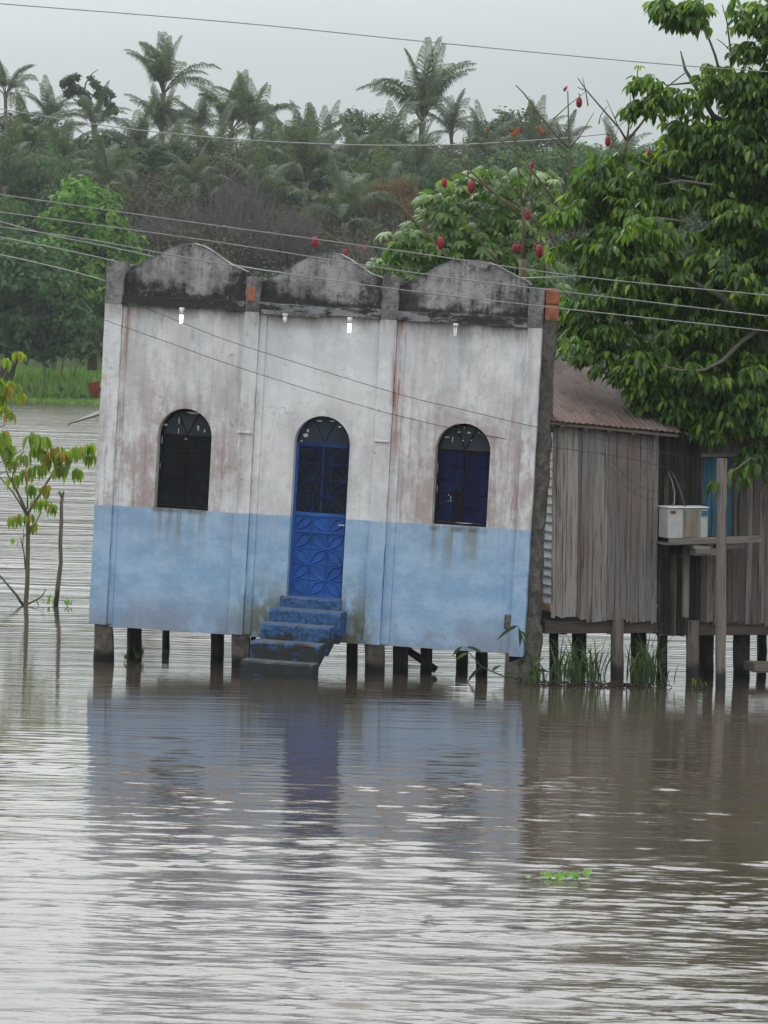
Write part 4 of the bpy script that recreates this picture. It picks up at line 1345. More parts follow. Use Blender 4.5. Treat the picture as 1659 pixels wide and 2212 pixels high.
# ================================================================== the wooden stilt house
HM = frame(at(1193, 1338, 60.15), 15, -.9)
HF = inframe(HM)
house = empty('stilt_house', HM, 'weathered grey plank house on stilts with a rusty corrugated roof, right of the chapel', 'house')
def plank(u0, u1, vt, vb, y, mat, th=.022, name='plank', jb=None, gap=.0045, lean=0):
    um = (u0+u1)/2
    a = HF(u0, (vt+vb)/2, y); b = HF(u1, (vt+vb)/2, y); t = HF(um, vt, y); q = HF(um, vb, y)
    w_ = (b.x - a.x)/2 - gap/2; cx = (a.x+b.x)/2
    r = rng; zt, zb = t.z, q.z
    n = 5; vs = []; fs = []; wa, wb = r.uniform(-.003, .003), r.uniform(-.003, .003)
    cut = r.uniform(-.018, .018)
    for i in range(n+1):
        z = zt + (zb-zt)*i/n
        xl = cx - w_ + (wa*sin(i*1.3)); xr_ = cx + w_ + (wb*sin(i*1.7+1))
        dz = cut if i == n else 0
        ww = .004*sin(i*1.1+wa*900)
        vs += [(xl, y+ww, z-dz), (xr_, y+ww+lean, z+dz), (xr_, y+th+ww+lean, z+dz), (xl, y+th+ww, z-dz)]
    for i in range(n):
        for k in range(4): fs.append((i*4+k, i*4+4+k, i*4+4+(k+1) % 4, i*4+(k+1) % 4))
    fs.append((0, 1, 2, 3)); fs.append((n*4+3, n*4+2, n*4+1, n*4))
    return MB().add(vs, fs).build(name, mat, house)
# wall A: planks from x 1193 to 1420
edges = [1193, 1202, 1216, 1224, 1248, 1256, 1270, 1281, 1306, 1313, 1330, 1355, 1363, 1382, 1397, 1409, 1421]
for k in range(len(edges)-1):
    u0, u1 = edges[k], edges[k+1]; t = (u0-1193)/228
    vt = 900 + 29*t; vb = 1334 + (6 if k > 4 else 0) + 3*t + rng.uniform(-3, 3)
    plank(u0, u1, vt, vb, rng.choice([0, 0, -.012, .006]), WOOD, lean=rng.uniform(-.003, .003))
# wall B: set back a little, dark and mossy near the corner
edgesB = [1421, 1434, 1446, 1462, 1479, 1491, 1502, 1513]
for k in range(len(edgesB)-1):
    plank(edgesB[k], edgesB[k+1], 925, 1200, .07 + (.012 if k % 2 else 0), WOODM, jb=None, gap=.012)
    plank(edgesB[k], edgesB[k+1], 1201, [1356, 1362, 1372, 1372, 1372, 1346, 1340][k] + rng.uniform(-2, 2), .055 + (.010 if k % 2 else 0), WOODM, gap=.007)
for (u0, u1) in ((1513, 1527), (1527, 1541), (1541, 1556), (1556, 1571), (1571, 1583), (1583, 1596)):
    plank(u0, u1, 925, 981, .08 + rng.choice([0, .012]), WOODB, gap=.010)
    plank(u0, u1, 1164, 1346 + rng.uniform(-3, 3), .08 + rng.choice([0, .008]), WOODB, gap=.005)
ue = [1596, 1613, 1626, 1640, 1655, 1670, 1688, 1703, 1720, 1738, 1754, 1772, 1790, 1806, 1824, 1842, 1860, 1878, 1896, 1915, 1933, 1952, 1970]
for k in range(len(ue)-1):
    plank(ue[k], ue[k+1], 928, 1350 + rng.uniform(-4, 3), .08 + rng.choice([0, .010]), WOODB, gap=.005)
# window B: blue board shutter in a grey frame
a = HF(1512, 1160, .08); b = HF(1594, 987, .08)
win = link('window', MB().box(a.x, b.x, .06, .078, b.z, b.z+.045, .004).mesh('window', SHELF), house)
win['label'] = 'window closed by sky blue boards'
framebar(win, WOODB, b.x-.05, b.x-.002, .06, .13, a.z, b.z-.002, name='jamb')
framebar(win, WOODB, a.x, a.x+.02, .06, .13, a.z, b.z-.002, name='jamb')
n = 6
for k in range(n):
    xa = a.x+.022 + (b.x-.052-a.x-.022)*k/n; xb = a.x+.022 + (b.x-.052-a.x-.022)*(k+1)/n
    MB().box(xa+.002, xb-.002, .12+(k % 2)*.006, .145, a.z+.01, b.z-.004, .003).build('shutter_board', BSHUT, win)
# white boards of the left side wall, facing the chapel
a = HF(1193, 1305, 0); b = HF(1193, 935, 0)
n = 19
for k in range(n):
    za = a.z + (b.z-a.z)*k/n; zb_ = a.z + (b.z-a.z)*(k+1)/n
    MB().add([(-.006, .025, za+.004), (.018, .025, zb_), (.03, .025, zb_), (.03, .025, za), (-.006, 2.5, za+.004), (.018, 2.5, zb_), (.03, 2.5, zb_), (.03, 2.5, za)],
             [(0,4,5,1),(1,5,6,2),(2,6,7,3),(3,7,4,0),(0,1,2,3),(7,6,5,4)]).build('side_board', WHITEB, house)
MB().box(-.03, -.002, .0, 2.5, a.z-.10, a.z-.004, .004).build('sill_board', SILLW, house)
# inner back walls so nothing is see-through
for k in range(12):
    MB().box(k*.4+.004, k*.4+.396, 2.48, 2.50, 0.0, b.z+.5).build('back_board', WOODB, house)
# floor beams
a = HF(1175, 1343, .10); b = HF(1421, 1365, .10)
MB().box(a.x, HF(1421, 1365, .1).x, .06, .17, b.z-.01, a.z+.01, .008).build('floor_beam', BEAM, house)
a = HF(1421, 1350, .15); b = HF(1975, 1372, .15)
zz = HF(1560, 1372, .15).z; zt = HF(1560, 1346, .15).z
MB().box(a.x+.003, b.x, .12, .24, zz, zt+.03, .008).build('floor_beam', BEAM, house)
MB().box(.0, 4.6, 2.3, 2.42, zz, zt+.01, .008).build('floor_beam', BEAM, house)
for k in range(7):
    MB().box(.2+k*.65, .29+k*.65, .245, 2.295, zz+.02, zt+.01, .008).build('joist', BEAM, house)
MB().box(.0, 4.7, .13, 2.46, zt+.032, zt+.055).build('floor_deck', WOODB, house)
# roof A: sheets running from the eave back up to the ridge
eL = HF(1172, 906, -.22); eR = HF(1468, 936, -.22); rise = .82; dep = 2.75
xs_ = np.linspace(eL.x-.05, eR.x, 4)
for k in range(3):
    x0_, x1_ = xs_[k], xs_[k+1]
    mb = corr(0, x1_-x0_+.03, 6, 0, 0, dep, rise, pitch=.078, amp=.007)
    sl = (eR.z-eL.z)/(eR.x-eL.x)
    Msh = Matrix(((1, 0, 0, x0_), (0, 1, 0, -.22), (sl, 0, 1, eL.z + sl*(x0_-eL.x) + .006*k), (0, 0, 0, 1)))
    me = mb.mesh('roof_sheet', ROOF); me.transform(Msh)
    link('roof_sheet', me, house)
# fascia under the eave
fz = eL.z-.015
mb = MB(); mb.add([(eL.x, -.17, eL.z-.055), (eR.x, -.17, eR.z-.055), (eR.x, -.17, eR.z-.018), (eL.x, -.17, eL.z-.018), (eL.x, -.14, eL.z-.055), (eR.x, -.14, eR.z-.055), (eR.x, -.14, eR.z-.018), (eL.x, -.14, eL.z-.018)],
                  [(0,1,2,3),(7,6,5,4),(0,4,5,1),(1,5,6,2),(2,6,7,3),(3,7,4,0)])
mb.build('fascia', SHELF, house)
for k in range(5):
    x_ = .03 + k*.33; z_ = eL.z + (eR.z-eL.z)*(x_-eL.x)/(eR.x-eL.x)
    MB().box(x_, x_+.05, -.15, 2.45, z_-.085, z_-.022, .004).build('rafter_end', SHELF, house)
# roof B over the set-back wall
e2 = HF(1500, 943, -.05)
for k in range(4):
    x0_ = e2.x-.12 + k*.78
    me = corr(0, .80, 4, 0, 0, 2.6, .55, pitch=.078, amp=.008).mesh('roof_sheet', ROOF)
    me.transform(Matrix.Translation((x0_, -.12, e2.z+.02+.005*k)))
    link('roof_sheet', me, house)
MB().box(e2.x-.1, e2.x+3.0, -.07, -.04, e2.z-.045, e2.z-.0, .004).build('fascia', BEAM, house)
# stilts
for u0, u1, vt, vw, y, m_ in ((1190,1208,1362,1452,.5,STILT),(1240,1262,1364,1448,.9,STILT),(1325,1349,1340,1478,-.03,STILTL),(1368,1390,1366,1462,.35,STILT),(1424,1444,1368,1470,.2,STILT),
                              (1488,1512,1346,1482,.0,STILTL),(1514,1522,1368,1440,2.2,STILT),(1526,1543,1372,1470,.5,STILT),(1590,1622,1372,1468,.3,STILT),(1700,1724,1372,1470,.3,STILT),(1790,1815,1372,1470,.3,STILT)):
    stilt(u0, u1, vt, vw, y, m_, house, HF)
for k in range(4):
    p = HF(1250+k*130, 1380, 2.3)
    stilt(1250+k*130, 1268+k*130, 1366, 1425, 2.3, STILT, house, HF)
# shelf boards that carry the air conditioner, nailed to the free post
def hbox(u0, v0, u1, v1, y0, y1, mat, name, parent=house, slope=None):
    a = HF(u0, v0, y0); b = HF(u1, v1, y0)
    t = slope
    vs = [(a.x, y0, a.z), (b.x, y0, b.z)]
    h = t
    vs = [(a.x, y0, a.z-h), (b.x, y0, b.z-h), (b.x, y0, b.z), (a.x, y0, a.z), (a.x, y1, a.z-h), (b.x, y1, b.z-h), (b.x, y1, b.z), (a.x, y1, a.z)]
    return MB().add(vs, [(0,1,2,3),(7,6,5,4),(0,4,5,1),(1,5,6,2),(2,6,7,3),(3,7,4,0)]).build(name, mat, parent)
hbox(1445, 1163, 1646, 1157, -.50, -.47, SHELF, 'shelf_board', slope=.085)
hbox(1441, 1174, 1560, 1171, -.45, .05, SHELF, 'shelf_board', slope=.025)
hbox(1500, 1178, 1535, 1181, -.56, -.1, SHELF, 'shelf_bracket', slope=.05)
hbox(1504, 1188, 1549, 1186, -.58, -.3, SHELF, 'shelf_bracket', slope=.075)
hbox(1560, 1176, 1606, 1174, -.44, -.1, SHELF, 'shelf_bracket', slope=.06)
hbox(1478, 1180, 1490, 1180, -.1, -.03, STILTL, 'shelf_prop', slope=.95)
# dark plank lean at water level, lower right
hbox(1630, 1433, 1760, 1436, -.2, .25, SHELF, 'moored_plank', slope=.12)

# ---- free-standing post
P0 = at(1556, 1492, 59.35)
post = empty('wooden_post', Vector((P0.x, P0.y, 0)), 'tall square grey post standing in the water in front of the blue-shuttered window', 'post')
t0 = at(1556, 990, 59.35) - Vector((P0.x, P0.y, 0))
mb = MB(); w2 = .050
for i, t in enumerate(np.linspace(0, 1, 2)): pass
rough_col(mb, -w2, w2, -w2, w2, -1.0, t0.z, n=14, j=.004, seed=12)
o = mb.build('shaft', STILTL, post, Matrix.Rotation(rad(-1.3), 4, 'Y') @ Matrix.Rotation(rad(22), 4, 'Z'))

# ---- air conditioner
a = HF(1444, 1164, -.46); b = HF(1531, 1098, -.46)
ac = empty('air_conditioner', HM @ Matrix.Translation((a.x, -.46, a.z)), 'boxy cream window air conditioner resting on a shelf against the mossy planks', 'air conditioner')
W_, H_ = b.x-a.x, b.z-a.z
MB().box(0, W_*.38, .02, .42, .0, H_, .012).build('casing', ACW, ac)
MB().box(W_*.385, W_*.80, .035, .42, .0, H_*1.0, .008).build('casing', ACW, ac)
MB().box(W_*.805, W_, .02, .42, .0, H_*.97, .012).build('casing', ACW, ac)
mb = MB(); nn_ = 10; vs = []; fs = []
for i in range(nn_+1):
    t = i/nn_; x = W_*(.40 + .37*t); yb_ = .03 - .06*sin(pi*min(1, t*1.15+.0))**.7 if t < .87 else .028
    vs += [(x, yb_, H_*.06), (x, yb_, H_*.93)]
for i in range(nn_): fs.append((i*2, i*2+2, i*2+3, i*2+1))
vs += [(W_*.40, .034, H_*.06), (W_*.40, .034, H_*.93), (W_*.77, .034, H_*.06), (W_*.77, .034, H_*.93)]
k_ = (nn_+1)*2; fs += [(k_, k_+1, 1, 0), tuple([k_] + [2*i for i in range(nn_+1)] + [k_+2])[::-1], tuple([k_+1] + [2*i+1 for i in range(nn_+1)] + [k_+3])]
MB().add(vs, fs).build('side_grille', ACT, ac)
MB().box(W_*.05, W_*.18, .012, .019, H_*.82, H_*.92).build('sticker', ACR, ac)
MB().box(W_*.83, W_*.98, .012, .019, H_*.74, H_*.92).build('vent', BSHUT, ac)
MB().box(-.01, W_+.01, .0, .43, H_, H_+.018, .005).build('top_cover', SOCK, ac)
def hose(pts, r, mat, label, y=-.1, name='hose'):
    P_ = [HM @ Vector((HF(u, v, yy).x, yy, HF(u, v, yy).z)) for u, v, yy in pts]
    o = link(name, MB().tube(P_, r, 8).mesh(name, mat)); return tag(o, label, 'hose')
hose([(1441,1013,.04),(1452,1022,-.06),(1463,1042,-.14),(1472,1068,-.2),(1480,1092,-.25),(1484,1100,-.25)], .017, CABLED, 'black hose curving from the plank wall down into the air conditioner')
hose([(1443,1018,.04),(1452,1040,-.04),(1457,1062,-.1),(1457,1084,-.16),(1453,1096,-.2)], .009, CABLE, 'thin grey hose hanging beside the black one above the air conditioner')

# ================================================================== overhead lines
def wire(pts, Y0, Y1, r, mat, label, name='power_line', ext=(1, 1), grp='overhead lines'):
    u0, u1 = pts[0][0], pts[-1][0]
    P_ = [at(u, v, Y0 + (Y1-Y0)*(u-u0)/(u1-u0)) for u, v in pts]
    # Catmull-Rom smoothing
    Q = []
    for i in range(len(P_)-1):
        p0 = P_[max(i-1, 0)]; p1 = P_[i]; p2 = P_[i+1]; p3 = P_[min(i+2, len(P_)-1)]
        for k in range(6):
            t = k/6
            Q.append(.5*((2*p1) + (p2-p0)*t + (2*p0-5*p1+4*p2-p3)*t*t + (3*p1-p0-3*p2+p3)*t**3))
    Q.append(P_[-1])
    if ext[0]: d = (Q[0]-Q[1]).normalized(); Q = [Q[0]+d*22+Vector((0, 0, 1.0)), Q[0]+d*8+Vector((0, 0, .15))] + Q
    if ext[1]: d = (Q[-1]-Q[-2]).normalized(); Q = Q + [Q[-1]+d*8+Vector((0, 0, .15)), Q[-1]+d*22+Vector((0, 0, 1.0))]
    o = link(name, MB().tube(Q, r, 5).mesh(name, mat)); return tag(o, label, 'cable', grp)
wire([(0,8),(500,48),(900,88),(1370,133),(1659,155)], 56.5, 57.5, .0068, CABLE, 'topmost grey line crossing the open sky')
wire([(0,235),(150,260),(300,281),(500,300),(700,311),(850,314),(1000,312),(1200,300),(1320,288)], 70, 66, .0080, CABLE, 'pale sagging line across the palm crowns into the leafy tree', ext=(1, 0))
wire([(0,420),(400,478),(850,540),(1250,597),(1659,638)], 57, 57.6, .0070, CABLE, 'upper of the three long lines running down to the right past the gables')
wire([(0,458),(450,520),(900,590),(1250,634),(1659,683)], 56.6, 57.2, .0070, CABLE, 'middle of the three long lines running down past the gables')
wire([(0,490),(200,519),(450,565),(700,603),(900,630),(1200,665),(1659,715)], 56.2, 56.8, .0070, CABLE, 'lowest of the three long lines, touching the gables in view')
wire([(0,478),(110,508),(230,532),(340,556)], 63, 62.2, .0075, CABLE, 'line slanting down behind the left arch of the facade', ext=(1, 0))
wire([(0,512),(140,540),(260,567),(330,584)], 63, 61.9, .0080, CABLE, 'line running behind the top of the left pilaster', ext=(1, 0))
wire([(0,550),(90,570),(170,590),(228,607)], 62.5, 61.3, .0080, CABLE, 'lowest line at left, tied to the left pilaster', ext=(1, 0))
wire([(500,571),(560,582),(640,592)], 61.5, 61.4, .008, CABLE, 'short piece of line behind the second pilaster head', ext=(0, 0))
wire([(1120,601),(1190,599),(1265,597)], 62.2, 61.5, .009, CABLE, 'short pale line from the right gable into the leafy tree', ext=(0, 0))
wire([(290,655),(400,700),(520,745),(850,848),(1000,885),(1170,925),(1330,955),(1500,992)], 60.6, 59.4, .0042, CABLED, 'upper thin dark cable drooping across the white wall', ext=(0, 0), grp='thin cables on the facade')
wire([(222,690),(350,735),(520,795),(800,882),(1000,930),(1170,962),(1330,985),(1440,1010)], 60.8, 59.6, .0042, CABLED, 'lower thin dark cable drooping across the white wall', ext=(0, 0), grp='thin cables on the facade')
wire([(1300,975),(1320,1010),(1350,1050),(1390,1075),(1425,1080)], 59.9, 60.0, .0035, CABLED, 'thin loose cable looped on the plank wall, inner strand', ext=(0, 0), grp='loose cables')
wire([(1302,978),(1330,1005),(1370,1045),(1425,1066)], 59.92, 60.02, .0035, CABLED, 'thin loose cable looped on the plank wall, outer strand', ext=(0, 0), grp='loose cables')

# ================================================================== near vegetation
def leaf_obj_mesh(i, mat, L=1.0):
    r = random.Random(i)
    n = 5; vs = []; fs = []; drop = .18 + .12*r.random()
    for k in range(n+1):
        t = k/n; w_ = .56*sin(pi*t**.85)**1.05*(1-.25*t) if 0 < k < n else .015
        z = -drop*t*t; c_ = .16*w_
        vs += [(t, -w_, z+c_*1.6), (t, 0, z), (t, w_, z+c_*1.6)]
    for k in range(n):
        b = k*3; fs += [(b, b+3, b+4, b+1), (b+1, b+4, b+5, b+2)]
    me = MB().add(vs, fs, True).mesh('leaf', mat)
    return me
def basis(P, D, Nn, L, Wd):
    D = Vector(D).normalized(); S = Vector(Nn).cross(D)
    if S.length < 1e-4: S = Vector((1, 0, 0)).cross(D)
    S.normalize(); U = D.cross(S)
    M = Matrix((D*L, S*Wd, U*L)).transposed().to_4x4(); M.translation = Vector(P)
    return M

def whorls(blobs, n, per, L, r, inner=.5, droop=.8, gap=.1, up=None):
    P, d = crown_points(blobs, n, r, inner, max(gap, 0))
    if up is not None:
        k = d[:, 2] > up; P, d = P[k], d[k]
    m = len(P); a0 = r.rand(m)*6.28
    out_P = []; out_D = []; out_N = []; out_L = []
    for k in range(per):
        a = a0 + 2*pi*k/per + r.normal(0, .25, m)
        hz_ = np.stack([np.cos(a), np.sin(a), np.zeros(m)], 1)
        D = unit(hz_*(.45 + .35*r.rand(m))[:, None] + d*np.array([.25, .25, .15]) + np.array([0, 0, -1])*(droop*(.55+.9*r.rand(m)))[:, None])
        out_P.append(P + hz_*L*.12); out_D.append(D)
        out_N.append(unit(hz_*.8 + np.array([0, 0, .6]) + r.normal(0, .15, (m, 3))))
        out_L.append(L*(.5 + .85*r.rand(m)))
    return np.concatenate(out_P), np.concatenate(out_D), np.concatenate(out_N), np.concatenate(out_L)

def leafy(root, blobs, n, per, L, ratio, mat, seed, nobj, origin, inner=.5, droop=.8, gap=.1, unit_leaf=LEAF4, metas=None, pref=None, stuffname='foliage', up=None):
    r = np.random.RandomState(seed)
    P, D, Nn, LL = whorls(blobs, n, per, L, r, inner, droop, gap, up)
    if pref is not None: score = pref(P)
    else: score = P[:, 1] + r.rand(len(P))*.3
    order = np.argsort(score)
    take, rest = order[:nobj], order[nobj:]
    metas = metas or [leaf_obj_mesh(i, mat) for i in range(4)]
    og = Vector(origin)
    for j, i in enumerate(take):
        M = basis(Vector(P[i]) - og, D[i], Nn[i], LL[i], LL[i]*ratio)
        link('leaf', metas[j % len(metas)], root, M)
    if len(rest):
        V, F = scatter(unit_leaf, P[rest] - np.array(og), D[rest], Nn[rest], LL[rest], LL[rest]*ratio)
        o = link(stuffname, np_mesh(stuffname, V, F, mat, True), root)
        o['kind'] = 'stuff'
    return P

# ---- big leafy tree at the right
TB = Vector((at(1850, 1480, 62.5).x, 62.5, 0))
rt = empty('leafy_tree', TB, 'large dark green tree with drooping leaves hanging over the plank house roof at right', 'tree')
RBL = [(1560,250,110,.0),(1470,330,100,.3),(1600,400,150,0),(1400,440,105,.2),(1300,450,85,.3),(1235,480,62,.1),(1330,530,95,-.2),(1480,560,150,-.5),(1620,620,150,-.6),
       (1370,650,110,-.3),(1290,690,75,-.4),(1240,722,45,-.5),(1460,740,115,-.6),(1580,790,125,-.9),(1640,110,75,0),(1650,30,70,.2),(1380,770,68,-.7),(1440,210,50,.2),(1660,300,130,0),
       (1520,860,75,-1.0),(1620,880,65,-1.0),(1430,840,48,-.9),(1690,500,150,0),(1700,750,150,-.4),(1460,12,40,-.4),(1440,30,22,-.4),(1510,40,24,-.4),(1640,925,36,-1.3),(1490,905,34,-1.0),(1550,915,34,-1.1),
       (1250,400,38,.3),(1290,365,36,.4),(1420,170,26,.1),(1390,235,26,.1),(1400,300,40,.1),(1330,350,40,.3),(1270,585,50,0),(1245,630,26,0),(1540,170,50,.2),(1800,350,190,.4),(1850,650,200,.2),(1800,120,150,.4),(1950,400,200,.8),(1330,800,30,-.6),(1640,190,75,0),(1590,215,60,0),(1620,60,50,0),(1250,740,42,-.9),(1300,775,48,-1.1),(1350,815,52,-1.2),(1405,860,52,-1.2),(1455,895,50,-1.2),(1510,925,48,-1.2),(1570,935,46,-1.2),(1630,940,46,-1.2),(1560,880,70,-1.1),(1690,900,80,-1.2),(1385,800,48,-1.1),(1330,775,42,-1.1),(1420,830,45,-1.2),(1225,500,30,.1),(1640,990,34,-1.5),(1215,545,30,0),(1500,830,55,-1.0),(1465,880,45,-.9),(1410,800,45,-.8)]
def px_blobs(L_, Y0, thick=1.0):
    out = []
    for u, v, rp, dy in L_:
        Y = Y0 + dy; c = at(u, v, Y); q = rp*Y/FPX
        out.append((c.x, c.y, c.z, q, min(q, .75)*thick, q*.88))
    return out
RB0 = px_blobs(RBL, 62.0, 1.3)
_r = np.random.RandomState(77)
RB0 = [(b[0], b[1], b[2], max(.05, b[3]-.12), b[4], max(.05, b[5]-.12)) for b in RB0]
_P, _d = crown_points(RB0, 520, _r, .45, 0)
RB = [(p[0], p[1], p[2], q, q, q*.75) for p, q in zip(_P, .15 + .20*_r.rand(len(_P)))]
# clumps that hang over the shed roof and close its upper edge
for u, v, Y in ((1215,735,61.6),(1240,755,61.4),(1225,700,61.8),(1265,730,61.4),(1275,775,61.2),(1300,745,61.2),(1310,795,61.0),(1340,770,61.1),(1345,815,60.9),(1380,800,61.0),(1385,845,60.8),(1420,835,60.9),
                (1425,872,60.8),(1460,865,60.9),(1460,902,60.7),(1500,905,60.8),(1540,915,60.8),(1590,920,60.8),(1635,925,60.8),(1250,690,61.7),(1290,700,61.5),(1340,720,61.3),(1215,665,61.9),(1205,705,61.8),
                (1430,12,61.8),(1450,30,61.8),(1475,25,61.8),(1500,48,61.8),(1465,50,61.8),(1500,12,61.8),(1390,180,62),(1400,230,62),(1610,60,62),(1640,20,62),(1605,110,62)):
    c_ = at(u, v, Y); RB.append((c_.x, c_.y, c_.z, .21, .25, .16))
# keep clumps inside the photographed outline
RB = [b for b in RB if b[2] > .0]
hidden = at(1720, 0, 61).x
leafy(rt, RB, 17500, 6, .152, .37, L_RIGHT, 21, 300, TB, inner=.55, droop=.95, gap=-9, up=-.25,
      pref=lambda P: P[:, 1] + np.where(P[:, 0] > 5.0, 9, 0) + np.abs(np.sin(P[:, 0]*37+P[:, 2]*91))*1.2)
mb = MB()
def limb(pts, r0, r1, Y=62.3, org=TB, n=7):
    P_ = []
    for p in pts:
        yy = p[2] if len(p) > 2 else Y
        P_.append(at(p[0], p[1], yy) - org)
    mb.tube(P_, [r0+(r1-r0)*i/(len(P_)-1) for i in range(len(P_))], n, jit=.12)
limb([(1850,1600),(1845,1300),(1810,1000),(1760,800),(1720,600),(1700,400),(1690,200),(1670,0)], .26, .06)
limb([(1760,800),(1640,700),(1520,640),(1420,560),(1330,500)], .13, .02)
limb([(1810,1000,62.2),(1700,880,61.8),(1640,720,61.2),(1560,640,61.0),(1480,600,61)], .12, .02)
limb([(1720,600),(1620,470),(1530,400),(1450,380),(1380,345)], .09, .012)
limb([(1700,400),(1610,290),(1540,250),(1480,150),(1470,110)], .07, .008)
limb([(1690,250),(1640,190),(1560,180),(1500,178),(1440,184)], .05, .008)
limb([(1580,180,62),(1578,110,62),(1571,50,62),(1560,10,62)], .018, .006)
limb([(1558,170,62),(1545,120,62),(1530,80,62),(1495,25,62),(1470,10,61.8)], .022, .008)
limb([(1578,110,62),(1560,92,62),(1548,84,62)], .008, .005); limb([(1578,70,62),(1590,58,62),(1594,50,62)], .008, .005)
limb([(1660,1010,60.5),(1620,990,60.0),(1595,1010,59.6),(1565,1030,59.4)], .018, .006)
limb([(1760,900,61.5),(1700,970,61.0),(1660,1010,60.5)], .05, .018)
limb([(1640,710,61),(1600,740,60.8),(1560,780,60.6),(1520,800,60.4),(1470,800,60.3),(1430,790,60.2)], .04, .008)
limb([(1540,400,61.2),(1470,390,61.1),(1420,400,61.0)], .02, .008); limb([(1480,480,61),(1420,470,60.9),(1370,475,60.9)], .02, .008)
mb.build('trunk', BARKG, rt)
# the sprig hanging in front of the window and post, and the one at the right edge
sb = px_blobs([(1557,1055,22,0),(1590,1035,18,.1),(1612,1028,14,.1)], 59.3, 1)
r = np.random.RandomState(5)
metR = [leaf_obj_mesh(i, L_RIGHT) for i in range(4)]
def sprig(root, org, u, v, Y, n, L, metas, ratio=.40, droop=1.1, seed=0, spread=.06):
    r = random.Random(seed + int(u*13+v))
    c = at(u, v, Y)
    for k in range(n):
        a = 2*pi*k/n + r.uniform(-.4, .4)
        hzv = Vector((cos(a), sin(a), 0))
        D = hzv*r.uniform(.35, .8) + Vector((0, 0, -droop*r.uniform(.6, 1.2)))
        M = basis(c + hzv*L*.08 + Vector((r.uniform(-1, 1), r.uniform(-1, 1), r.uniform(-.5, .5)))*spread - org, D, hzv*.8+Vector((0, 0, .6)), L*r.uniform(.75, 1.15), L*ratio*r.uniform(.85, 1.15))
        link('leaf', metas[r.randrange(len(metas))], root, M)
for u, v, Y, n in ((1540,1040,59.35,6),(1565,1035,59.4,6),(1592,1012,59.6,6),(1600,1030,59.6,5),(1625,1000,60,5),(1645,985,60.2,6),(1655,1015,60.3,6),(1650,960,60.4,6),(1665,1040,60.4,5),
                   (1437,12,61.8,6),(1460,20,61.8,6),(1475,40,61.8,6),(1500,22,61.8,6),(1508,45,61.8,6),(1525,55,61.8,5),(1580,12,62,5)):
    sprig(rt, TB, u, v, Y, n, .20, metR, seed=3)

# ---- palmate-leaved tree behind the gables
def palmate_mesh(i, mat):
    r = random.Random(i); vs = [(0, 0, 0)]; fs = []
    n = 7; 
    for k in range(n):
        a = rad(-125 + 250*k/(n-1)); L = 1.0*(1 - .28*abs(k-3)/3) * r.uniform(.92, 1.05)
        dz = -.28 - .12*r.random()
        for q, (t, w_) in enumerate(((.42, .13), (.72, .15), (1.0, 0))):
            ca, sa = cos(a), sin(a)
            if w_: vs += [(ca*t*L - sa*w_, sa*t*L + ca*w_, dz*t*t), (ca*t*L + sa*w_, sa*t*L - ca*w_, dz*t*t)]
            else: vs.append((ca*t*L, sa*t*L, dz*t*t*1.2))
        b = 1 + k*5
        fs += [(0, b+1, b), (b, b+1, b+3, b+2), (b+2, b+3, b+4)]
    return MB().add(vs, fs, False).mesh('leaf', mat)
PT = Vector((at(1120, 1400, 68).x, 68, 0))
pt = empty('palmate_tree', PT, 'pale green tree with large hand-shaped leaves behind the right gable', 'tree')
pb = px_blobs([(960,430,50,0),(1010,400,45,0),(1070,395,50,0),(1130,390,45,.5),(1180,400,40,.5),(950,460,45,0),(870,525,45,0),(825,560,32,0),(920,530,55,0),(980,530,60,0),(1050,540,55,0),(1110,500,50,.3),(1010,470,60,.4),(1080,450,55,.4),(1160,470,50,.6),(1160,560,55,.3),(880,570,50,0),(1000,580,60,0),(1090,580,60,.2),(1040,640,70,.5),(1170,640,60,.5)], 67.6, 1.2)
r = np.random.RandomState(31)
P, d = crown_points(pb, 780, r, .45, .0)
metP = [palmate_mesh(i, L_PALM8) for i in range(4)]
order = np.argsort(P[:, 1] + r.rand(len(P))*.4)
sv, sf, b_ = [], [], 0
for j, i in enumerate(order):
    a = r.rand()*6.28; D = Vector((cos(a), sin(a)-.2, -.35-.5*r.rand())); Nn = Vector((cos(a)*.5+r.normal()*.2, sin(a)*.5-.5, .75))
    S_ = Nn.cross(D).normalized()
    L = .17*(.7+.65*r.rand())
    M = basis(Vector(P[i]) - PT, D, Nn, L, L)
    if j < 300: link('leaf', metP[j % 4], pt, M)
    else:
        me = metP[j % 4]
        for vtx in me.vertices: sv.append(tuple(M @ vtx.co))
        for pol in me.polygons: sf.append(tuple(x + b_ for x in pol.vertices))
        b_ += len(me.vertices)
me = bpy.data.meshes.new('foliage'); me.from_pydata(sv, [], sf); me.materials.append(L_PALM8); me.update()
o = link('foliage', me, pt); o['kind'] = 'stuff'
mb = MB()
limb([(1110,1500),(1110,900),(1100,620),(1060,520),(1010,440)], .12, .03, 68, PT)
limb([(1105,700),(980,600),(900,550),(850,560)], .05, .02, 68, PT)
limb([(1100,620),(1140,500),(1150,420)], .05, .02, 68, PT)
mb.build('trunk', BARKL, pt)

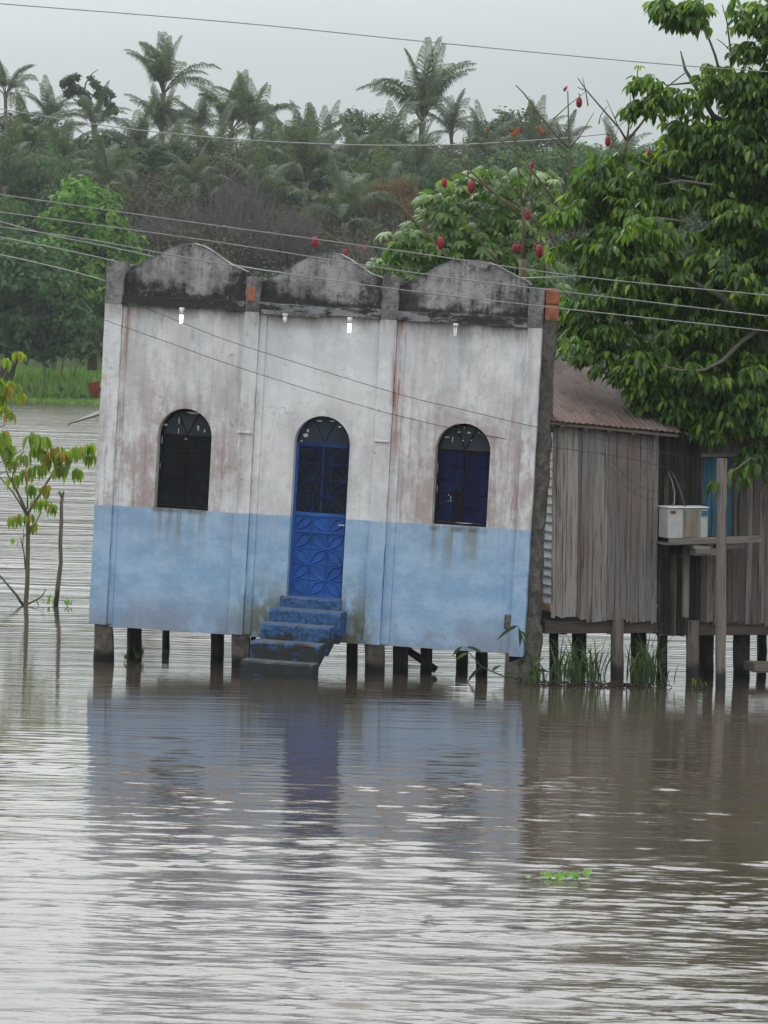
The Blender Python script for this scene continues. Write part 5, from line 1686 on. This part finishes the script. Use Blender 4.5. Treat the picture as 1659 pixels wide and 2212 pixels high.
# ---- bare tree with red pods
BT = Vector((at(1135, 1440, 64.5).x, 64.5, 0))
bt = empty('pod_tree', BT, 'nearly leafless tree with crimson pods hanging from its bare branches behind the right gable', 'tree')
def Z2(x, y): return 756 + x*.544, y*.544
mb = MB()
def zl(pts, r0, r1, Y=64.5):
    limb([(*Z2(x, y), Y) for x, y in pts], r0*.62, r1*.62, Y, BT, 6)
limb([(1140,1560),(1134,900),(1130,640),(1129,560)], .10, .05, 64.5, BT)
zl([(686,1060),(690,900),(688,820)], .065, .045)
zl([(688,820),(700,760),(718,700),(716,640)], .03, .015); zl([(686,830),(672,700),(655,560),(655,500),(662,452)], .03, .010)
zl([(680,860),(600,790),(540,735),(480,680),(440,630),(402,585)], .04, .012)
zl([(850,1040),(780,900),(700,850),(620,800),(500,715),(400,670),(380,650)], .045, .010, 64.9)
zl([(820,810),(740,700),(690,630),(600,560),(550,510)], .035, .016)
zl([(870,1000),(876,800),(874,680),(872,590),(868,480),(865,360)], .045, .014)
zl([(872,590),(820,540),(740,440),(690,370),(658,338)], .03, .014); zl([(872,590),(920,530),(968,447)], .022, .008)
zl([(1092,900),(1092,720),(1090,600),(1100,560)], .06, .04, 63.5)
zl([(1100,560),(1070,510),(1000,430),(940,360),(905,310)], .03, .012, 63.5); zl([(940,360),(915,352),(903,346)], .012, .01, 63.5)
zl([(1100,560),(1110,480),(1130,380),(1145,262)], .026, .012, 63.4); zl([(1100,560),(1150,500),(1200,430),(1240,360),(1330,290)], .035, .016, 63.3)
zl([(1070,510),(1045,455),(1018,395)], .014, .007, 63.5); zl([(1065,495),(1040,505),(1025,520)], .01, .008, 63.5); zl([(1070,500),(1090,482),(1100,478)], .01, .008, 63.5)
zl([(420,1050),(340,965),(260,880),(170,785)], .03, .012, 64); zl([(345,960),(330,900),(315,890)], .012, .008, 64)
zl([(605,1050),(540,990),(505,925),(480,880)], .028, .010, 64); zl([(612,1050),(606,970),(590,925)], .02, .010, 64)
zl([(688,1000),(620,985),(560,1002),(500,1010)], .016, .008, 64); zl([(700,800),(790,760),(850,700)], .02, .008)
zl([(760,560),(740,640),(730,720),(700,800)], .018, .012); zl([(840,1100),(770,1000),(740,950),(700,900)], .02, .008)
zl([(770,1110),(772,1040),(768,1000)], .03, .02, 63); zl([(865,640),(830,610),(820,590)], .012, .006)
zl([(735,1000),(740,930),(770,890)], .016, .008, 64); zl([(560,745),(545,690),(530,640)], .012, .006); zl([(640,800),(600,730),(560,650)], .014, .006)
zl([(-60,1010),(60,1090),(110,1120)], .01, .02, 63); zl([(130,1110),(90,1010),(50,955)], .014, .008, 63)
limb([(800,600,62.4),(785,580,62.4),(765,562,62.4),(748,530,62.4),(718,512,62.4),(686,490,62.4)], .022, .009, 62.4, BT, 6)
limb([(900,700,62.8),(830,620,62.6),(800,598,62.4)], .035, .022, 62.6, BT, 6); limb([(1130,900,64.3),(1000,800,63.4),(900,700,62.8)], .05, .035, 63, BT, 6)
limb([(748,532,62.4),(744,540,62.4),(743,548,62.4)], .01, .008, 62.4, BT, 6)
limb([(790,575,62.4),(783,555,62.4),(779,538,62.4)], .009, .006, 62.4, BT, 6)
_q = random.Random(12)
for u, v, Y in ((1010,345,64.6),(1060,330,64.5),(1040,300,64.6),(1118,270,64.4),(1112,300,64.4),(1160,240,64.4),(1195,300,64.5),(1228,230,64.5),(1280,340,63.5),(1300,250,63.5),(1265,200,63.5),(1360,220,63.4),
                (985,335,64.4),(930,470,64),(870,450,64),(1020,490,64),(1070,560,64),(1180,420,64.5),(1210,450,64.5),(1100,400,64.4),(1220,360,64.4),(1150,330,64.4),(1380,240,63.3),(1330,300,63.4),(990,400,64.4),(1060,470,64.2)):
    a_ = _q.uniform(-.9, .9); L_ = _q.uniform(30, 75)
    limb([(u - sin(a_)*L_*.6, v + cos(a_)*L_*.6, Y), (u + _q.uniform(-4, 4), v, Y), (u + sin(a_+_q.uniform(-.3, .3))*L_*.7, v - cos(a_)*L_*.7, Y)], .010, .004, Y, BT, 5)
mb.build('branches', TWIGB, bt)
def pod(u, v, h, Y=64.2):
    c = at(u, v, Y) - BT; q = h*Y/FPX/2*.92
    mb_ = MB(); n, m = 12, 8; vs = []; fs = []
    for i in range(m+1):
        t = i/m; th = pi*t; rr = q*.56*sin(th)**.85*(1 + .12*(t-.5))
        for k in range(n):
            a = 2*pi*k/n; rb = rr*(1 + .07*(k % 2))
            vs.append((c.x+rb*cos(a), c.y+rb*sin(a), c.z + q*cos(th)))
    for i in range(m):
        for k in range(n): fs.append((i*n+k, (i+1)*n+k, (i+1)*n+(k+1) % n, i*n+(k+1) % n))
    mb_.add(vs, fs, True)
    po = mb_.build('pod', POD, bt)
    MB().tube([(c.x, c.y, c.z+q*.95), (c.x+.004, c.y, c.z+q*1.3), (c.x-.012, c.y, c.z+q*1.6)], .008, 5).build('stalk', TWIGB, po)
for u, v, h, Y in ((1251,221,26,63.5),(1313,305,24,63.4),(960,395,23,64.8),(1018,403,30,64.4),(1150,357,16,64.2),(952,525,30,64),(1165,543,32,63.6),(1112,536,22,64),(1121,534,17,64.3),(1140,464,24,64.4),
                   (681,523,28,62.4),(745,548,22,62.4),(1397,224,20,62.6),(1402,330,16,61.6),(1250,388,12,63),(1220,194,6,63.4)):
    pod(u, v, h, Y)
def buds(u, v, Y, n, sp, seed):
    r = random.Random(seed); mb_ = MB()
    for k in range(n):
        c = at(u + r.uniform(-sp, sp), v + r.uniform(-sp*.8, sp*.8), Y) - BT
        mb_.ellipsoid(tuple(c), (.016, .016, .026), 6, 5)
    mb_.build('bud_cluster', BUD, bt)
buds(1114, 285, 64.4, 10, 9, 1); buds(1166, 282, 64.4, 6, 8, 2); buds(1222, 193, 64.4, 3, 6, 3); buds(1056, 280, 64.4, 2, 2, 4); buds(1155, 528, 64, 3, 3, 5); buds(784, 535, 62.4, 2, 3, 6)
metY = [leaf_obj_mesh(i, L_SAP) for i in range(4)]
sprig(bt, BT, 1380, 142, 63.4, 6, .11, metY, droop=.25, spread=.01)

# ---- sapling standing in the flood at left
SB = Vector((at(*Z8(188, 2060), 72).x, 72, 0))
sp_ = empty('sapling', SB, 'young tree with drooping yellow-green and reddish leaves standing in the water at the left edge', 'sapling')
mb = MB()
def z8l(pts, r0, r1, Y=72):
    limb([(*Z8(x, y), Y) for x, y in pts], r0, r1, Y, SB, 7)
z8l([(188,2180),(190,2060),(202,1900),(206,1700),(206,1500),(200,1400)], .042, .030)
z8l([(200,1400),(165,1310),(125,1225),(85,1150),(50,1090)], .028, .012); z8l([(200,1400),(235,1340),(280,1270),(340,1170),(385,1100),(430,1050),(500,1015)], .026, .008, 71.8)
z8l([(192,1395),(150,1320),(95,1235),(40,1170),(-10,1110)], .018, .008, 72.3); z8l([(203,1360),(203,1260),(200,1190)], .016, .008)
z8l([(212,1520),(255,1470),(300,1390),(305,1375)], .014, .006, 71.8); z8l([(188,1800),(180,1700),(168,1640),(150,1560)], .014, .006); z8l([(168,1570),(180,1555),(220,1525)], .008, .006); z8l([(168,1640),(172,1560),(174,1500)], .008, .004)
z8l([(172,2070),(120,1990),(60,1920),(0,1850),(-60,1780)], .024, .010); z8l([(195,2065),(250,2035),(300,2010),(325,1975),(338,1945)], .016, .007); z8l([(270,2030),(285,2070)], .010, .006)
z8l([(200,1190),(180,1100),(235,960),(240,880)], .010, .005); z8l([(85,1150),(120,1000),(160,950),(175,930)], .010, .006, 71.9)
z8l([(-20,1110),(60,1070),(110,1050),(160,995)], .008, .006, 71.6); z8l([(500,1015),(560,1000),(620,960)], .007, .005, 71.8)
z8l([(-40,1040),(60,980),(110,955),(160,920)], .008, .006, 71.4)
mb.build('trunk', TWIGB, sp_)
for x, y, n, L in ((235,800,6,.25),(315,825,6,.25),(270,900,6,.23),(340,930,5,.22),(200,1060,6,.22),(110,1110,5,.21),(290,1040,6,.22),(425,900,6,.24),(480,940,6,.24),(560,900,6,.24),(650,880,6,.24),(675,960,4,.20),(565,1060,5,.20),
                   (430,1060,5,.21),(470,1020,5,.20),(30,790,6,.25),(10,860,6,.24),(60,880,6,.23),(330,1180,5,.22),(270,1300,5,.18),(330,1300,5,.18),(385,1330,5,.18),(140,1405,5,.19),(110,1420,5,.17),(205,1400,5,.18),(250,1470,5,.17),
                   (30,430,6,.25),(95,420,6,.22),(150,500,5,.20),(135,195,5,.18),(40,250,5,.18),(0,390,6,.24),(20,600,6,.22),(70,640,5,.18),(0,520,6,.22),(175,960,5,.2),(120,1580,2,.10),(360,980,5,.2),(80,990,5,.2),(60,930,5,.22),(240,1180,5,.2)):
    u, v = Z8(x, y)
    sprig(sp_, SB, u, v, 72 + rng.uniform(-.25, .25), n+3, L*1.08, metY, droop=1.25, seed=8, ratio=.36)
# branch carrying the upper sprigs from beyond the frame
mb = MB(); z8l([(-160,1400),(-120,900),(-60,600),(-10,460),(60,330),(140,230)], .05, .006, 72); z8l([(-60,600),(0,560),(100,460)], .02, .006, 72); z8l([(-120,900),(-40,760),(40,740)], .025, .006, 72); z8l([(-160,2180),(-160,1400)], .06, .05, 72)
mb.build('branches', TWIGB, sp_)

# ---- forked stake beside the sapling
b0 = at(*Z8(413, 2065), 72)
st_ = empty('forked_stake', Vector((b0.x, 72, 0)), 'thin upright stake with a forked top standing in the water right of the sapling', 'post')
mb = MB(); org = Vector((b0.x, 72, 0))
pts = [at(*Z8(x, y), 72)-org for x, y in ((410,2200),(413,2060),(430,1900),(450,1750),(445,1600),(452,1450),(452,1330),(458,1270))]
mb.tube(pts, [.040,.040,.037,.034,.033,.030,.028,.030], 8, jit=.25)
mb.tube([pts[-1], at(*Z8(435, 1228), 72)-org], [.022, .022], 7, jit=.2); mb.tube([pts[-1], at(*Z8(470, 1228), 72)-org], [.020, .018], 7, jit=.2)
mb.build('shaft', STILTL, st_)

# ---- cane grass clumps
def grass_clump(name, label, items, Y, seed, mat=L_GRASS, w_=.0075):
    """items: (u, v base, height px, count, spread px)"""
    r = random.Random(seed); mb_ = MB()
    for (u, v, h, n, sp) in items:
        for k in range(n):
            yy = Y + r.uniform(-.35, .35)
            b = at(u + r.gauss(0, sp*.5), v, yy); b.z = max(-.05, min(b.z, .1))
            H_ = h*Y/FPX*r.uniform(.4, 1.45); a = r.uniform(0, 6.28); bend = r.uniform(.15, 1.0)*H_
            seg = 7; L_ = []; R_ = []
            wv = Vector((cos(a+1.57), sin(a+1.57)*.6, 0))*w_*r.uniform(.6, 1.3)
            for i in range(seg+1):
                t = i/seg
                p = b + Vector((cos(a)*bend*t*t*1.1, sin(a)*bend*t*t*.7, H_*(t - .45*t**3*(bend/H_)*1.6)))
                ww = wv*(1-t**2)*(.5+.9*min(1, t*4))
                L_.append(p-ww); R_.append(p+ww)
            q = len(mb_.v)
            for i in range(seg+1): mb_.v += [tuple(L_[i]), tuple(R_[i])]
            for i in range(seg): mb_.f.append((q+2*i, q+2*i+1, q+2*i+3, q+2*i+2)); mb_.sm.append(True)
    o = link(name, mb_.mesh(name, mat))
    return tag(o, label, 'grass', kind='stuff')
grass_clump('cane_grass', 'tall cane grass growing from the water between the column and the light stilt', [(1180,1478,80,14,18),(1215,1478,110,46,22),(1250,1478,118,60,24),(1285,1478,110,46,20)], 59.5, 1)
grass_clump('cane_grass', 'tall cane grass growing under the plank house right of the light stilt', [(1375,1480,115,54,18),(1405,1480,130,50,16),(1440,1480,60,8,20)], 59.6, 2)
grass_clump('cane_grass', 'few long arching blades leaning in front of the blue wall beside the column', [(1140,1478,60,9,22),(1155,1476,90,5,10)], 59.3, 3, w_=.016)
grass_clump('cane_grass', 'small dark tuft at the foot of the second stilt from the left', [(300,1424,35,16,16),(270,1424,20,6,6)], 61.6, 4, w_=.007)
grass_clump('cane_grass', 'thin green tuft in the water beside the forked stake', [(*Z8(360, 2060), 24, 12, 12), (*Z8(500, 2065), 16, 12, 14)], 72, 5, mat=L_BANK, w_=.01)
grass_clump('cane_grass', 'single sprig low in the water near the post at right', [(1500,1482,28,5,8),(1520,1482,18,3,6)], 59.5, 6, mat=L_BANK, w_=.008)
# the long reed stem that arches to the left of the column
def reed():
    pts = [(1128,1468),(1085,1460),(1040,1440),(1015,1412),(1000,1395)]
    P_ = [at(u, v, 59.4) for u, v in pts]; org = Vector((P_[0].x, 59.4, 0))
    ro = empty('reed', org, 'long bent reed stem arching left from the foot of the column', 'reed')
    MB().tube([p-org for p in P_], [.012, .011, .009, .007, .004], 6).build('stem', L_GRASS, ro)
    for (u, v), (du, dv), L in (((1000,1396),(-28,22),.2),((1005,1398),(30,8),.28),((1012,1410),(-30,14),.2),((1040,1440),(-26,26),.3),((1062,1450),(24,-18),.15),((1090,1461),(20,-10),.14)):
        c = at(u, v, 59.4); d_ = at(u+du, v+dv, 59.4) - c
        link('leaf', leaf_obj_mesh(9, L_GRASS), ro, basis(c-org, d_, Vector((.2, -.8, .6)), L, .045))
    pts = [(1158,1476),(1150,1440),(1138,1405),(1128,1375),(1118,1350)]
    P_ = [at(u, v, 59.35) for u, v in pts]
    MB().tube([p-org for p in P_], [.012, .011, .009, .007, .004], 6).build('stem', L_GRASS, ro)
    for (u, v), (du, dv), L in (((1118,1352),(-46,26),.34),((1120,1356),(6,40),.26),((1124,1362),(22,30),.22),((1140,1408),(-20,34),.26),((1118,1352),(-20,10),.2),((1150,1440),(24,-22),.2),((1154,1452),(30,-4),.22)):
        c = at(u, v, 59.35); d_ = at(u+du, v+dv, 59.35) - c
        link('leaf', leaf_obj_mesh(10, L_GRASS), ro, basis(c-org, d_, Vector((.2, -.8, .6)), L, .05))
reed()
# litter of dead roots at the foot of the canes
mb = MB(); r = random.Random(3)
for k in range(90):
    u = r.uniform(1135, 1440); Y = 59.4 + r.uniform(-.2, .3); b = at(u, 1479, Y); b.z = .01
    a = r.uniform(0, 6.28); L = r.uniform(.08, .3)
    mb.tube([b, b+Vector((cos(a)*L*.5, sin(a)*L*.4, r.uniform(.01, .06))), b+Vector((cos(a)*L, sin(a)*L*.8, .0))], r.uniform(.004, .009), 4)
o = link('dead_roots', mb.mesh('dead_roots', BARKD)); tag(o, 'brown tangle of dead roots and litter at the foot of the cane grass', 'plant litter', kind='stuff')

# ---- floating water plant
c = at(1195, 1896, 39.5); HP = Vector((at(1195, 1893, 39.1).x, at(1195, 1893, 39.1).y, 0))
hy = empty('water_hyacinth', HP, 'small bright green water plant floating alone on the open river in the foreground', 'water plant')
r = random.Random(8)
for k in range(22):
    x = r.gauss(0, .13) + (-.02 if k < 16 else .22); L = r.uniform(.05, .10); a = r.uniform(0, 6.28)
    me = leaf_obj_mesh(k % 4, L_HYA)
    link('leaf', me, hy, basis((x, r.uniform(-.12, .12), .005+r.uniform(0, .02)), (cos(a), sin(a)*.6, r.uniform(.15, .9)), (0, -.7, .8), L, L*.85))
mb = MB()
for k in range(6):
    x = r.gauss(0, .1); mb.tube([(x, 0, -.03), (x+.03, .02, .02), (x+.05, .02, .05)], .008, 5)
mb.build('stem', L_HYA, hy)
